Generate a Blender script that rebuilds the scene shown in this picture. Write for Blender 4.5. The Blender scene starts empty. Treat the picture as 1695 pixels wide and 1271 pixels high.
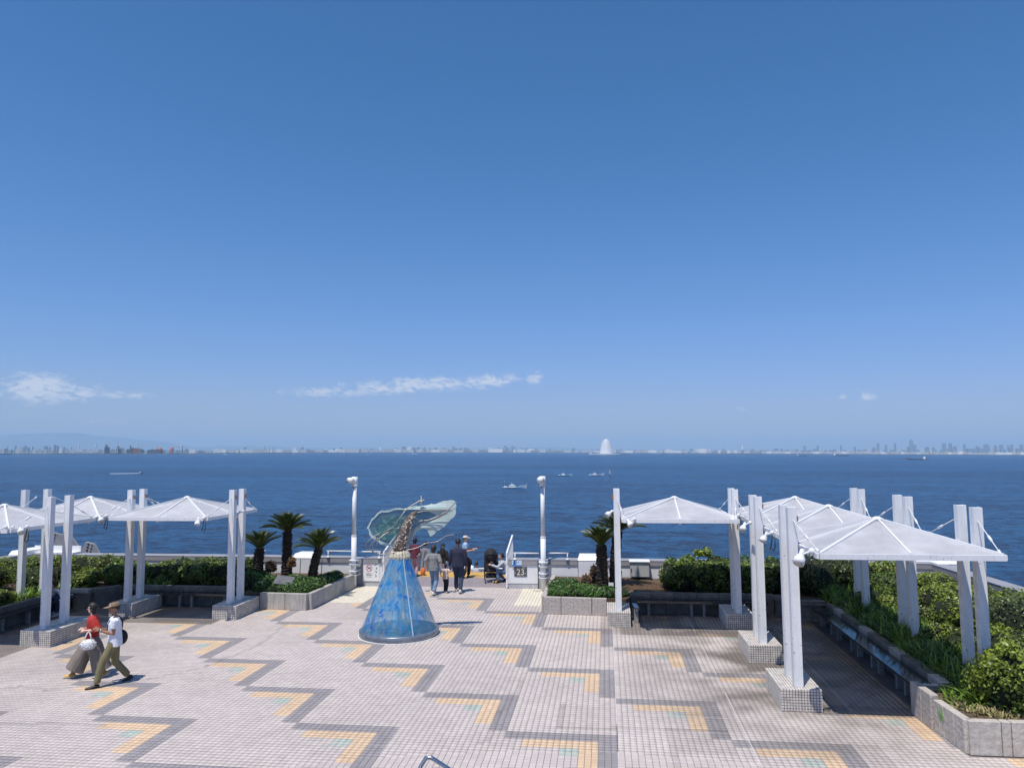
import bpy, bmesh, math, random
import numpy as np
from mathutils import Vector, Matrix, noise, Euler
R = math.radians
random.seed(7)
rng = np.random.default_rng(11)
scene = bpy.context.scene
COL = scene.collection

# ------------------------------------------------------------------ camera
EYE = 4.605                      # eye height over the deck, metres
F_PX = 1229.0                    # focal length in pixels of a 1695 px wide picture
def cam_axes(yaw, pitch, roll):
    fw = Vector((-math.sin(yaw)*math.cos(pitch), math.cos(yaw)*math.cos(pitch), math.sin(pitch)))
    r0 = Vector((math.cos(yaw), math.sin(yaw), 0)); u0 = r0.cross(fw)
    r = r0*math.cos(roll)+u0*math.sin(roll); u = u0*math.cos(roll)-r0*math.sin(roll)
    return Matrix((r, u, -fw)).transposed()
C_DECK = cam_axes(R(7.08), R(5.05), R(-0.44))
C_WORLD = cam_axes(R(7.08), math.atan((745.3-635.5)/F_PX), R(0.15))
cd = bpy.data.cameras.new('camera')
cam = bpy.data.objects.new('camera', cd); COL.objects.link(cam)
cam.matrix_world = Matrix.Translation((0, 0, EYE)) @ C_WORLD.to_4x4()
cd.sensor_width = 36.0; cd.lens = 36.0*F_PX/1695.0
cd.clip_start = 0.1; cd.clip_end = 60000
scene.camera = cam
scene.render.resolution_x = 1024; scene.render.resolution_y = 767
# the deck falls about one per cent to the left (drainage): deck frame -> world
TILT = Matrix.Translation((0, 0, EYE)) @ (C_WORLD @ C_DECK.transposed()).to_4x4() @ Matrix.Translation((0, 0, -EYE))

# ------------------------------------------------------------------ light
SUN_DIR = Vector((0.17, 0.36, -1.0)).normalized()      # direction the light travels
el = math.asin(-SUN_DIR.z); az = math.atan2(-SUN_DIR.x, -SUN_DIR.y)
w = bpy.data.worlds.new('World'); scene.world = w; w.use_nodes = True
nt = w.node_tree; nt.nodes.clear()
def wn(t, **k):
    n = nt.nodes.new(t)
    for a, b in k.items(): setattr(n, a, b)
    return n
sky = wn('ShaderNodeTexSky', sky_type='NISHITA', sun_disc=False, sun_elevation=el, sun_rotation=az,
         altitude=0.0, air_density=1.15, dust_density=0.35, ozone_density=2.2)
bg = wn('ShaderNodeBackground'); bg.inputs[1].default_value = 0.095
outw = wn('ShaderNodeOutputWorld')
# far clouds low over the horizon, as part of the sky: noise gated by soft elongated patches
tc = wn('ShaderNodeTexCoord')
def dirvec(px, py):
    v = C_WORLD @ Vector(((px-847.5)/F_PX, -(py-635.5)/F_PX, -1.0)); return v.normalized()
def vm(op, a, b=None, out=0):
    n = wn('ShaderNodeVectorMath', operation=op)
    for i, s in enumerate((a, b)):
        if s is None: continue
        if isinstance(s, (tuple, Vector)): n.inputs[i].default_value = s
        else: nt.links.new(s, n.inputs[i])
    return n.outputs[out]
def ma(op, a, b=None, c=None):
    n = wn('ShaderNodeMath', operation=op)
    for i, s in enumerate((a, b, c)):
        if s is None: continue
        if isinstance(s, (int, float)): n.inputs[i].default_value = s
        else: nt.links.new(s, n.inputs[i])
    return n.outputs[0]
D = vm('NORMALIZE', tc.outputs['Generated'])
# cloud patches: centre px, half sizes in px, tilt, strength
patches = [(66, 643, 46, 24, 0.0, 1.15), (125, 650, 42, 15, 0.1, .95), (205, 654, 48, 9, 0, .7), (170, 697, 60, 6, 0, .45),
           (560, 648, 110, 11, 0.02, .75), (680, 638, 120, 15, 0.06, 1.0), (800, 632, 75, 15, 0.1, .85), (884, 626, 20, 15, .5, .75),
           (1438, 655, 15, 11, 0, .85), (1394, 657, 8, 6, 0, .6), (1228, 677, 16, 6, 0, .5),
           (490, 715, 60, 5, 0, .3), (300, 718, 60, 5, 0, .2), (565, 636, 22, 7, .1, .6), (1, 655, 30, 8, 0, .5)]
tot = None
for (px, py, hx, hy, tl, st) in patches:
    c = dirvec(px, py); up = Vector((0, 0, 1)); rt = c.cross(up).normalized(); uu = rt.cross(c)
    a = rt*math.cos(tl)+uu*math.sin(tl); b = uu*math.cos(tl)-rt*math.sin(tl)
    dd = vm('SUBTRACT', D, tuple(c))
    x = ma('MULTIPLY', vm('DOT_PRODUCT', dd, tuple(a), 1), F_PX/hx)
    y = ma('MULTIPLY', vm('DOT_PRODUCT', dd, tuple(b), 1), F_PX/hy)
    r2 = ma('ADD', ma('MULTIPLY', x, x), ma('MULTIPLY', y, y))
    g = ma('MULTIPLY', ma('POWER', 2.718, ma('MULTIPLY', r2, -1.0)), st)
    tot = g if tot is None else ma('MAXIMUM', tot, g)
mp = wn('ShaderNodeMapping'); nt.links.new(D, mp.inputs[0]); mp.inputs['Scale'].default_value = (26, 26, 62)
nz = wn('ShaderNodeTexNoise'); nz.inputs['Scale'].default_value = 2.6; nz.inputs['Detail'].default_value = 9; nz.inputs['Roughness'].default_value = .68
nz.inputs['Distortion'].default_value = .5
nt.links.new(mp.outputs[0], nz.inputs['Vector'])
mr = wn('ShaderNodeMapRange'); mr.inputs[1].default_value = 0.36; mr.inputs[2].default_value = 1.0; mr.inputs[3].default_value = 0; mr.inputs[4].default_value = .92
nt.links.new(ma('MULTIPLY', ma('ADD', tot, 0.0), ma('ADD', ma('MULTIPLY', nz.outputs[0], 4.2), -1.15)), mr.inputs[0])
mx = wn('ShaderNodeMixRGB'); nt.links.new(mr.outputs[0], mx.inputs[0])
# the phone's rendering of the clear sky: a little more contrast per channel
sepc = wn('ShaderNodeSeparateColor'); nt.links.new(sky.outputs[0], sepc.inputs[0]); comb = wn('ShaderNodeCombineColor')
for k, (a_, p_, b_) in enumerate(((.392, 1.5, .035), (.832, 1.2, .062), (1.03, 1.12, 0.0))):
    pw = ma('POWER', sepc.outputs[k], p_)
    nt.links.new(ma('DIVIDE', ma('MULTIPLY', pw, a_), ma('ADD', ma('MULTIPLY', pw, b_), 1.0)), comb.inputs[k])
nt.links.new(comb.outputs[0], mx.inputs[1]); mx.inputs[2].default_value = (6.9, 7.5, 8.8, 1)
nt.links.new(mx.outputs[0], bg.inputs[0]); nt.links.new(bg.outputs[0], outw.inputs[0])

sd = bpy.data.lights.new('sun', 'SUN'); sd.energy = 4.7; sd.angle = R(0.5); sd.color = (1.0, 0.945, 0.86)
so = bpy.data.objects.new('sun', sd); COL.objects.link(so)
so.rotation_mode = 'QUATERNION'; so.rotation_quaternion = SUN_DIR.to_track_quat('-Z', 'Y'); so.location = (-10, -10, 60)
scene.view_settings.view_transform = 'Standard'; scene.view_settings.look = 'None'
scene.view_settings.gamma = 1; scene.view_settings.use_curve_mapping = False
scene.view_settings.exposure = 0.0
scene.render.engine = 'CYCLES'
scene.cycles.max_bounces = 8; scene.cycles.transparent_max_bounces = 12; scene.cycles.volume_bounces = 1

# ------------------------------------------------------------------ materials
def s2l(c):
    return tuple(((v/255)/12.92 if v/255 <= .04045 else ((v/255+.055)/1.055)**2.4) for v in c)
MATS = {}
def mat(name, col, rough=.7, var=.12, scale=6.0, bump=0.0, bscale=40.0, metal=0.0, spec=.5, streak=0.0, col2=None, attr=False, stretch=(1, 1, 1), coat=0.0):
    """procedural Principled material: base colour broken up by noise, optional vertical streaks and bump"""
    m = bpy.data.materials.new(name); m.use_nodes = True; MATS[name] = m
    t = m.node_tree; b = t.nodes['Principled BSDF']
    b.inputs['Roughness'].default_value = rough; b.inputs['Metallic'].default_value = metal
    b.inputs['Specular IOR Level'].default_value = spec; b.inputs['Coat Weight'].default_value = coat
    co = t.nodes.new('ShaderNodeTexCoord'); mpn = t.nodes.new('ShaderNodeMapping'); mpn.inputs['Scale'].default_value = stretch
    t.links.new(co.outputs['Object'], mpn.inputs[0])
    n = t.nodes.new('ShaderNodeTexNoise'); n.inputs['Scale'].default_value = scale; n.inputs['Detail'].default_value = 5
    n.inputs['Roughness'].default_value = .65
    t.links.new(mpn.outputs[0], n.inputs['Vector'])
    cr = t.nodes.new('ShaderNodeValToRGB'); cr.color_ramp.elements[0].position = .3; cr.color_ramp.elements[1].position = .7
    lo = tuple(max(0, c*(1-var*1.6)) for c in col); hi = tuple(min(1, c*(1+var)) for c in col)
    if col2 is not None: lo = col2
    cr.color_ramp.elements[0].color = (*lo, 1); cr.color_ramp.elements[1].color = (*hi, 1)
    t.links.new(n.outputs[0], cr.inputs[0]); last = cr.outputs[0]
    if attr:
        at = t.nodes.new('ShaderNodeVertexColor'); at.layer_name = 'tint'
        mm = t.nodes.new('ShaderNodeMixRGB'); mm.blend_type = 'MULTIPLY'; mm.inputs[0].default_value = 1
        t.links.new(at.outputs[0], mm.inputs[1]); t.links.new(last, mm.inputs[2]); last = mm.outputs[0]
    if streak > 0:
        m2 = t.nodes.new('ShaderNodeMapping'); m2.inputs['Scale'].default_value = (9, 9, .9)
        t.links.new(co.outputs['Object'], m2.inputs[0])
        n2 = t.nodes.new('ShaderNodeTexNoise'); n2.inputs['Scale'].default_value = 2.2; n2.inputs['Detail'].default_value = 6
        t.links.new(m2.outputs[0], n2.inputs['Vector'])
        r2 = t.nodes.new('ShaderNodeMapRange'); r2.inputs[1].default_value = .52; r2.inputs[2].default_value = .78
        r2.inputs[3].default_value = 0; r2.inputs[4].default_value = streak
        t.links.new(n2.outputs[0], r2.inputs[0])
        mm = t.nodes.new('ShaderNodeMixRGB'); t.links.new(r2.outputs[0], mm.inputs[0]); t.links.new(last, mm.inputs[1])
        mm.inputs[2].default_value = (.09, .075, .06, 1); last = mm.outputs[0]
    t.links.new(last, b.inputs['Base Color'])
    if bump > 0:
        n3 = t.nodes.new('ShaderNodeTexNoise'); n3.inputs['Scale'].default_value = bscale; n3.inputs['Detail'].default_value = 6
        t.links.new(mpn.outputs[0], n3.inputs['Vector'])
        bp = t.nodes.new('ShaderNodeBump'); bp.inputs['Strength'].default_value = bump; bp.inputs['Distance'].default_value = .02
        t.links.new(n3.outputs[0], bp.inputs['Height']); t.links.new(bp.outputs[0], b.inputs['Normal'])
    return m
def emis(name, col, s):
    m = mat(name, col); b = m.node_tree.nodes['Principled BSDF']; return m

M_white = mat('white_paint', (.77, .775, .78), .45, .03, 3, .05, 60, streak=.10)
M_post = mat('post_paint', (.76, .77, .78), .55, .04, 4, .04, 30, streak=.16)
# rust freckles on the post paint
def add_rust(m, amt=.55, sc=16):
    t = m.node_tree; b = t.nodes['Principled BSDF']; src = b.inputs['Base Color'].links[0].from_socket
    co = t.nodes.new('ShaderNodeTexCoord'); n = t.nodes.new('ShaderNodeTexNoise'); n.inputs['Scale'].default_value = sc; n.inputs['Detail'].default_value = 3
    t.links.new(co.outputs['Object'], n.inputs['Vector'])
    r = t.nodes.new('ShaderNodeMapRange'); r.inputs[1].default_value = .645; r.inputs[2].default_value = .72; r.inputs[3].default_value = 0; r.inputs[4].default_value = amt
    t.links.new(n.outputs[0], r.inputs[0]); mm = t.nodes.new('ShaderNodeMixRGB'); t.links.new(r.outputs[0], mm.inputs[0]); t.links.new(src, mm.inputs[1])
    mm.inputs[2].default_value = (.28, .13, .06, 1); t.links.new(mm.outputs[0], b.inputs['Base Color'])
add_rust(M_post)
M_rust = mat('rust', (.36, .19, .1), .85, .4, 30)
M_wall = mat('wall_paint', (.74, .745, .76), .6, .05, 1.6, .08, 80, streak=.10)
M_wallbase = mat('wall_base_paint', (.42, .43, .46), .6, .08, 3)
M_cap = mat('wall_cap_grey', (.30, .30, .315), .5, .08, 2, .1, 60)
M_capf = mat('wall_cap_band', (.31, .30, .31), .6, .08, 2, .1, 60)
M_conc = mat('planter_concrete', (.42, .40, .37), .85, .14, 3, .25, 30, streak=.45)
M_stone = mat('planter_stone', (.42, .38, .35), .85, .12, 18, .9, 14, streak=.3)
M_stonel = mat('planter_stone_light', (.50, .46, .41), .9, .12, 9, .9, 12, streak=.25)
M_darkst = mat('weathered_concrete', (.17, .16, .145), .85, .25, 4, .4, 25, streak=.5)
M_bench = mat('bench_slab', (.028, .030, .034), .10, .5, 5, .02, 30, spec=1.0)
M_benchleg = mat('bench_leg_metal', (.30, .29, .27), .5, .2, 10)
M_black = mat('black_plastic', (.018, .018, .02), .45, .2, 10)
M_rubber = mat('rubber', (.03, .03, .03), .8, .2, 10)
M_steel = mat('steel', (.55, .54, .52), .28, .1, 8, metal=1.0)
M_soil = mat('soil', (.11, .075, .05), .95, .35, 14, .8, 30)
M_mulch = mat('dry_mulch', (.34, .22, .12), .95, .4, 40, 1.0, 60)
M_grout = mat('grout', (.185, .155, .145), .95, .2, 4)
M_joint = mat('joint_sealant', (.62, .61, .60), .7, .15, 12)
M_tile = mat('plaza_tile', (1, 1, 1), .62, .07, 3.1, 0.05, 90, attr=True)
M_ptile = mat('plinth_tile', (.62, .58, .53), .5, .18, 9, 0.05, 60, streak=.35)
M_bronze = mat('bronze_plaque', (.20, .20, .21), .4, .2, 10, metal=.6)
M_greybox = mat('cabinet_grey', (.46, .46, .45), .5, .06, 4)

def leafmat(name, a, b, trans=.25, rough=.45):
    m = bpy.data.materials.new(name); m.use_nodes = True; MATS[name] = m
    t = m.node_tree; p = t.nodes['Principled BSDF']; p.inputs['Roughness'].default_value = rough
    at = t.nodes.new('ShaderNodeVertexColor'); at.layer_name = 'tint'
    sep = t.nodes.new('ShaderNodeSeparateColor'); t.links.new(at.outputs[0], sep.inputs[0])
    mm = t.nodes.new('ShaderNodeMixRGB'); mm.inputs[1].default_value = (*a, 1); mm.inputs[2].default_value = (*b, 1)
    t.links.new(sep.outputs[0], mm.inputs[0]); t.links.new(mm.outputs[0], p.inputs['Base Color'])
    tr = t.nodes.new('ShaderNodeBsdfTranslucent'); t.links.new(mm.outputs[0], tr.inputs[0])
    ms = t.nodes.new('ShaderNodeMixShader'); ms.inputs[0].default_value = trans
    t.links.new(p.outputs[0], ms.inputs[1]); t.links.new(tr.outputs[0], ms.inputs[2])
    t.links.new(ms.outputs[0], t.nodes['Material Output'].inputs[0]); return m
M_hedge = leafmat('hedge_leaf', (.016, .034, .010), (.17, .26, .036))
M_shrub = leafmat('shrub_leaf', (.028, .055, .012), (.30, .38, .045))
M_dkshrub = leafmat('dark_shrub_leaf', (.022, .040, .015), (.15, .20, .055))
M_strap = leafmat('strap_leaf', (.035, .085, .014), (.26, .40, .055))
M_jun = leafmat('ground_cover_leaf', (.014, .040, .010), (.10, .21, .034))
M_frond = leafmat('cycad_leaf', (.014, .027, .008), (.095, .125, .028), .1, .34)
M_dry = leafmat('dry_leaf', (.14, .07, .035), (.32, .2, .1), .1)
M_bark = mat('cycad_bark', (.040, .030, .023), .95, .5, 30, 1.0, 50)
M_bark2 = mat('stem_bark', (.07, .05, .035), .95, .3, 20)
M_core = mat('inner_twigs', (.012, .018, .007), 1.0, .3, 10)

# ------------------------------------------------------------------ mesh builder
class MB:
    def __init__(s): s.v = []; s.f = []; s.mi = []; s.sm = []
    def add(s, vs, fs, mi=0, smooth=False):
        o = len(s.v); s.v += [tuple(x) for x in vs]; s.f += [tuple(i+o for i in f) for f in fs]
        s.mi += [mi]*len(fs); s.sm += [smooth]*len(fs); return s
    def box(s, x0, x1, y0, y1, z0, z1, mi=0):
        v = [(x0,y0,z0),(x1,y0,z0),(x1,y1,z0),(x0,y1,z0),(x0,y0,z1),(x1,y0,z1),(x1,y1,z1),(x0,y1,z1)]
        return s.add(v, [(3,2,1,0),(4,5,6,7),(0,1,5,4),(1,2,6,5),(2,3,7,6),(3,0,4,7)], mi)
    def bbox(s, x0, x1, y0, y1, z0, z1, b=.01, mi=0):
        """box with chamfered edges"""
        xs, ys, zs = (x0, x1), (y0, y1), (z0, z1); v = []; idx = {}
        for i in (0, 1):
            for j in (0, 1):
                for k in (0, 1):
                    sx, sy, sz = (1, -1)[i], (1, -1)[j], (1, -1)[k]
                    idx[i,j,k,0] = len(v); v.append((xs[i], ys[j]+sy*b, zs[k]+sz*b))
                    idx[i,j,k,1] = len(v); v.append((xs[i]+sx*b, ys[j], zs[k]+sz*b))
                    idx[i,j,k,2] = len(v); v.append((xs[i]+sx*b, ys[j]+sy*b, zs[k]))
        f = []
        for a in (0, 1):
            q = [idx[a,0,0,0], idx[a,1,0,0], idx[a,1,1,0], idx[a,0,1,0]]; f.append(q if a else q[::-1])
            q = [idx[0,a,0,1], idx[1,a,0,1], idx[1,a,1,1], idx[0,a,1,1]]; f.append(q[::-1] if a else q)
            q = [idx[0,0,a,2], idx[1,0,a,2], idx[1,1,a,2], idx[0,1,a,2]]; f.append(q if a else q[::-1])
        for a in (0, 1):
            for c in (0, 1):
                f.append([idx[a,c,0,0], idx[a,c,1,0], idx[a,c,1,1], idx[a,c,0,1]])
                f.append([idx[a,0,c,0], idx[a,1,c,0], idx[a,1,c,2], idx[a,0,c,2]])
                f.append([idx[0,a,c,1], idx[1,a,c,1], idx[1,a,c,2], idx[0,a,c,2]])
        for i in (0, 1):
            for j in (0, 1):
                for k in (0, 1): f.append([idx[i,j,k,0], idx[i,j,k,1], idx[i,j,k,2]])
        return s.add(v, f, mi)
    def prism(s, poly, z0, z1, mi=0):
        n = len(poly); v = [(x, y, z0) for x, y in poly]+[(x, y, z1) for x, y in poly]
        f = [tuple(range(n-1, -1, -1)), tuple(range(n, 2*n))]+[(i, (i+1) % n, n+(i+1) % n, n+i) for i in range(n)]
        return s.add(v, f, mi)
    def tube(s, pts, rad, n=8, mi=0, cap=True, sx=1.0, smooth=True):
        pts = [Vector(p) for p in pts]; m = len(pts)
        if isinstance(rad, (int, float)): rad = [rad]*m
        v = []; ref = None
        for i, p in enumerate(pts):
            d = (pts[min(i+1, m-1)]-pts[max(i-1, 0)]).normalized()
            if ref is None: ref = d.orthogonal().normalized() if abs(d.z) < .99 else Vector((1, 0, 0))
            ref = (ref-d*ref.dot(d)).normalized(); o = d.cross(ref)
            for k in range(n):
                a = 2*math.pi*k/n; v.append(p+ref*(rad[i]*math.cos(a)*sx)+o*(rad[i]*math.sin(a)))
        f = [(i*n+k, i*n+(k+1) % n, (i+1)*n+(k+1) % n, (i+1)*n+k) for i in range(m-1) for k in range(n)]
        if cap: f += [tuple(range(n-1, -1, -1)), tuple(range((m-1)*n, m*n))]
        return s.add(v, f, mi, smooth)
    def bar(s, a, b, w, h, mi=0):
        """square bar from a to b"""
        a, b = Vector(a), Vector(b); d = (b-a).normalized()
        x = d.cross(Vector((0, 0, 1)))
        x = x.normalized() if x.length > 1e-4 else Vector((1, 0, 0)); y = x.cross(d)
        v = []
        for p in (a, b):
            for i, j in ((-1,-1),(1,-1),(1,1),(-1,1)): v.append(p+x*(i*w/2)+y*(j*h/2))
        return s.add(v, [(3,2,1,0),(4,5,6,7),(0,1,5,4),(1,2,6,5),(2,3,7,6),(3,0,4,7)], mi)
    def lathe(s, prof, c=(0, 0, 0), n=20, mi=0, smooth=True, ax=None):
        v = []; m = len(prof)
        for r, z in prof:
            for k in range(n):
                a = 2*math.pi*k/n; v.append((c[0]+r*math.cos(a), c[1]+r*math.sin(a), c[2]+z))
        f = [(i*n+k, i*n+(k+1) % n, (i+1)*n+(k+1) % n, (i+1)*n+k) for i in range(m-1) for k in range(n)]
        f += [tuple(range(n-1, -1, -1)), tuple(range((m-1)*n, m*n))]
        return s.add(v, f, mi, smooth)
    def ball(s, c, r, nu=12, nv=8, mi=0, rot=None):
        if isinstance(r, (int, float)): r = (r, r, r)
        v = []; c = Vector(c)
        for j in range(nv+1):
            th = math.pi*j/nv
            for i in range(nu):
                a = 2*math.pi*i/nu; p = Vector((r[0]*math.sin(th)*math.cos(a), r[1]*math.sin(th)*math.sin(a), -r[2]*math.cos(th)))
                if rot is not None: p = rot @ p
                v.append(c+p)
        f = [(j*nu+i, j*nu+(i+1) % nu, (j+1)*nu+(i+1) % nu, (j+1)*nu+i) for j in range(nv) for i in range(nu)]
        return s.add(v, f, mi, True)
    def build(s, name, m, parent=None, loc=None, col=None):
        me = bpy.data.meshes.new(name); me.from_pydata(s.v, [], s.f)
        for x in (m if isinstance(m, (list, tuple)) else [m]): me.materials.append(x)
        me.polygons.foreach_set('material_index', s.mi); me.polygons.foreach_set('use_smooth', s.sm); me.update()
        o = bpy.data.objects.new(name, me); COL.objects.link(o)
        if loc is not None: o.location = loc
        if parent is not None: o.parent = parent
        return o
def link_copy(o, name=None, parent=None, loc=None, rot=None, scale=None):
    c = o.copy(); COL.objects.link(c)
    if parent is not None: c.parent = parent
    if loc is not None: c.location = loc
    if rot is not None: c.rotation_euler = rot
    if scale is not None: c.scale = scale
    return c
def kids(o): return [c for c in bpy.data.objects if c.parent == o]
def copy_tree(o, parent=None):
    c = o.copy(); COL.objects.link(c)
    if parent is not None: c.parent = parent
    for ch in list(o.children): copy_tree(ch, c)
    return c
def tag(o, label, cat, group=None):
    o['label'] = label; o['category'] = cat
    if group: o['group'] = group
    return o
def thing(name, label, cat, loc=(0, 0, 0), rz=0, group=None):
    o = bpy.data.objects.new(name, None); COL.objects.link(o); o.location = loc; o.rotation_euler = (0, 0, rz)
    o.empty_display_size = .2
    return tag(o, label, cat, group)
def struct(o): o['kind'] = 'structure'; return o
def stuff(o): o['kind'] = 'stuff'; return o
SEA = []     # things standing in the sea frame; all others stand on the deck and get its tilt

def quads(name, P, A, B, tint, m, parent=None):
    """many separate quads: centre P, half-vectors A and B (N,3); tint (N,) 0..1 mixes the leaf's two colours"""
    N = len(P); V = np.empty((N, 4, 3)); V[:, 0] = P-A; V[:, 1] = P-B*.9; V[:, 2] = P+A; V[:, 3] = P+B*.9
    me = bpy.data.meshes.new(name); me.vertices.add(N*4); me.vertices.foreach_set('co', V.ravel())
    me.loops.add(N*4); me.loops.foreach_set('vertex_index', np.arange(N*4)); me.polygons.add(N)
    me.polygons.foreach_set('loop_start', np.arange(N)*4); me.polygons.foreach_set('loop_total', np.full(N, 4))
    me.update(); ca = me.color_attributes.new('tint', 'BYTE_COLOR', 'CORNER')
    c = np.ones((N*4, 4)); c[:, 0] = c[:, 1] = c[:, 2] = np.repeat(np.clip(tint, 0, 1), 4); ca.data.foreach_set('color', c.ravel())
    me.materials.append(m); o = bpy.data.objects.new(name, me); COL.objects.link(o)
    if parent is not None: o.parent = parent
    return o
def unit(n):
    v = rng.normal(size=(n, 3)); return v/np.linalg.norm(v, axis=1)[:, None]
def nz3(P, s, seed=0.0):
    return np.array([noise.noise(Vector((p[0]*s+seed, p[1]*s-seed, p[2]*s+2*seed))) for p in P])
# ------------------------------------------------------------------ sea, far shore, haze
SEA_Z = EYE-28.0
def bearing(px):
    v = C_WORLD @ Vector(((px-847.5)/F_PX, -(745-635.5)/F_PX, -1.0)); v.z = 0; return v.normalized()
def horizon_y(px): return 745.3-(px-847.5)*math.tan(R(.15))
def at_sea(px, D, z=0.0):
    b = bearing(px); return Vector((b.x*D, b.y*D, SEA_Z+z))
def depth_of(px, py): return 28.0*F_PX/(py-horizon_y(px))          # distance of a waterline seen at row py
def slant(px): return math.sqrt(1+((px-847.5)/F_PX)**2)
def hgt(hp, D): return hp*D/F_PX
def wid(wp, D, px): return wp*D/F_PX/slant(px)**2

def sea_material():
    m = bpy.data.materials.new('sea_water'); m.use_nodes = True; t = m.node_tree; b = t.nodes['Principled BSDF']
    b.inputs['Roughness'].default_value = .24; b.inputs['IOR'].default_value = 1.33; b.inputs['Specular IOR Level'].default_value = .17
    co = t.nodes.new('ShaderNodeNewGeometry')
    def noise_n(scale, detail, rough, st=(1, 1, 1), dist=0.0):
        mp = t.nodes.new('ShaderNodeMapping'); mp.inputs['Scale'].default_value = st; mp.inputs['Rotation'].default_value = (0, 0, R(8))
        t.links.new(co.outputs['Position'], mp.inputs[0])
        n = t.nodes.new('ShaderNodeTexNoise'); n.inputs['Scale'].default_value = scale; n.inputs['Detail'].default_value = detail
        n.inputs['Roughness'].default_value = rough; n.inputs['Distortion'].default_value = dist
        t.links.new(mp.outputs[0], n.inputs['Vector']); return n.outputs[0]
    big = noise_n(.0035, 6, .6, (.45, 1.6, 1), .6)        # wind patches and slicks, hundreds of metres
    mid = noise_n(.045, 5, .62, (.5, 1.5, 1), .3)         # gusts, tens of metres
    wav = noise_n(.42, 8, .68, (.55, 1.2, 1), .2); lines = noise_n(.02, 6, .7, (.14, 2.2, 1), .25); grain = noise_n(.17, 4, .8, (.6, .8, 1), .3); sheen_line = noise_n(.009, 6, .75, (.12, 2.6, 1), .3)        # waves, metres to decimetres
    def mathn(op, a, bb):
        n = t.nodes.new('ShaderNodeMath'); n.operation = op
        for i, s in enumerate((a, bb)):
            if isinstance(s, (int, float)): n.inputs[i].default_value = s
            else: t.links.new(s, n.inputs[i])
        return n.outputs[0]
    f = mathn('ADD', mathn('ADD', mathn('MULTIPLY', big, .24), mathn('MULTIPLY', mid, .20)), mathn('ADD', mathn('ADD', mathn('MULTIPLY', wav, .55), mathn('MULTIPLY', grain, .70)), mathn('MULTIPLY', lines, .31)))
    cr = t.nodes.new('ShaderNodeValToRGB'); e = cr.color_ramp.elements
    e[0].position = .87; e[0].color = (.001, .016, .066, 1); e[1].position = 1.0; e[1].color = (.012, .098, .240, 1)
    f = mathn('SUBTRACT', f, .07); t.links.new(f, cr.inputs[0]); sr = t.nodes.new('ShaderNodeMapRange'); sr.inputs[1].default_value = .60; sr.inputs[2].default_value = .70; sr.inputs[3].default_value = 0; sr.inputs[4].default_value = .55; t.links.new(sheen_line, sr.inputs[0]); sm_ = t.nodes.new('ShaderNodeMixRGB'); t.links.new(sr.outputs[0], sm_.inputs[0]); t.links.new(cr.outputs[0], sm_.inputs[1]); sm_.inputs[2].default_value = (.05, .20, .40, 1); t.links.new(sm_.outputs[0], b.inputs['Base Color'])  # bright wave faces and streaks: sky sheen painted into the base colour
    bp = t.nodes.new('ShaderNodeBump'); bp.inputs['Strength'].default_value = 1.0; bp.inputs['Distance'].default_value = 2.6
    t.links.new(wav, bp.inputs['Height'])
    bp2 = t.nodes.new('ShaderNodeBump'); bp2.inputs['Strength'].default_value = 1.0; bp2.inputs['Distance'].default_value = 3.2
    t.links.new(mid, bp2.inputs['Height']); t.links.new(bp.outputs[0], bp2.inputs['Normal'])
    t.links.new(bp2.outputs[0], b.inputs['Normal'])
    return m
b = MB(); S = 45000
xs = [-S, -8000, -2000, -400, 0, 400, 2000, 8000, S]; ys = [-3000, 0, 100, 400, 1500, 5000, 12000, S]
vs = [(x, y, 0) for y in ys for x in xs]; nx = len(xs)
b.add(vs, [(j*nx+i, j*nx+i+1, (j+1)*nx+i+1, (j+1)*nx+i) for j in range(len(ys)-1) for i in range(nx-1)])
sea = b.build('sea', sea_material(), loc=(0, 0, SEA_Z)); struct(sea); SEA.append(sea)

# shore distance by picture column
SH = [(-700, 5200), (0, 5000), (320, 5600), (420, 6300), (660, 8000), (840, 9000), (1100, 8600), (1260, 8000), (1700, 7200), (2500, 7200)]
def shore(px):
    for (a, da), (c, dc) in zip(SH, SH[1:]):
        if px <= c: return da+(dc-da)*(px-a)/(c-a)
    return SH[-1][1]
M_land = mat('far_shore_ground', (.16, .17, .15), .9, .3, .004)
b = MB(); pts = list(range(-700, 2501, 20)); v = []
for px in pts:
    d = shore(px)+60*math.sin(px*.13)+40*math.sin(px*.31)
    for dd, z in ((0, 0), (0, 2.8+1.2*math.sin(px*.7)), (700, 4), (2500, 4)):
        q = at_sea(px, d+dd, z); v.append((q.x, q.y, z))
n = 4
b.add(v, [(i*n+k, (i+1)*n+k, (i+1)*n+k+1, i*n+k+1) for i in range(len(pts)-1) for k in range(n-1)])
o = b.build('far_shore', M_land, loc=(0, 0, SEA_Z)); struct(o); SEA.append(o)
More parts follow.
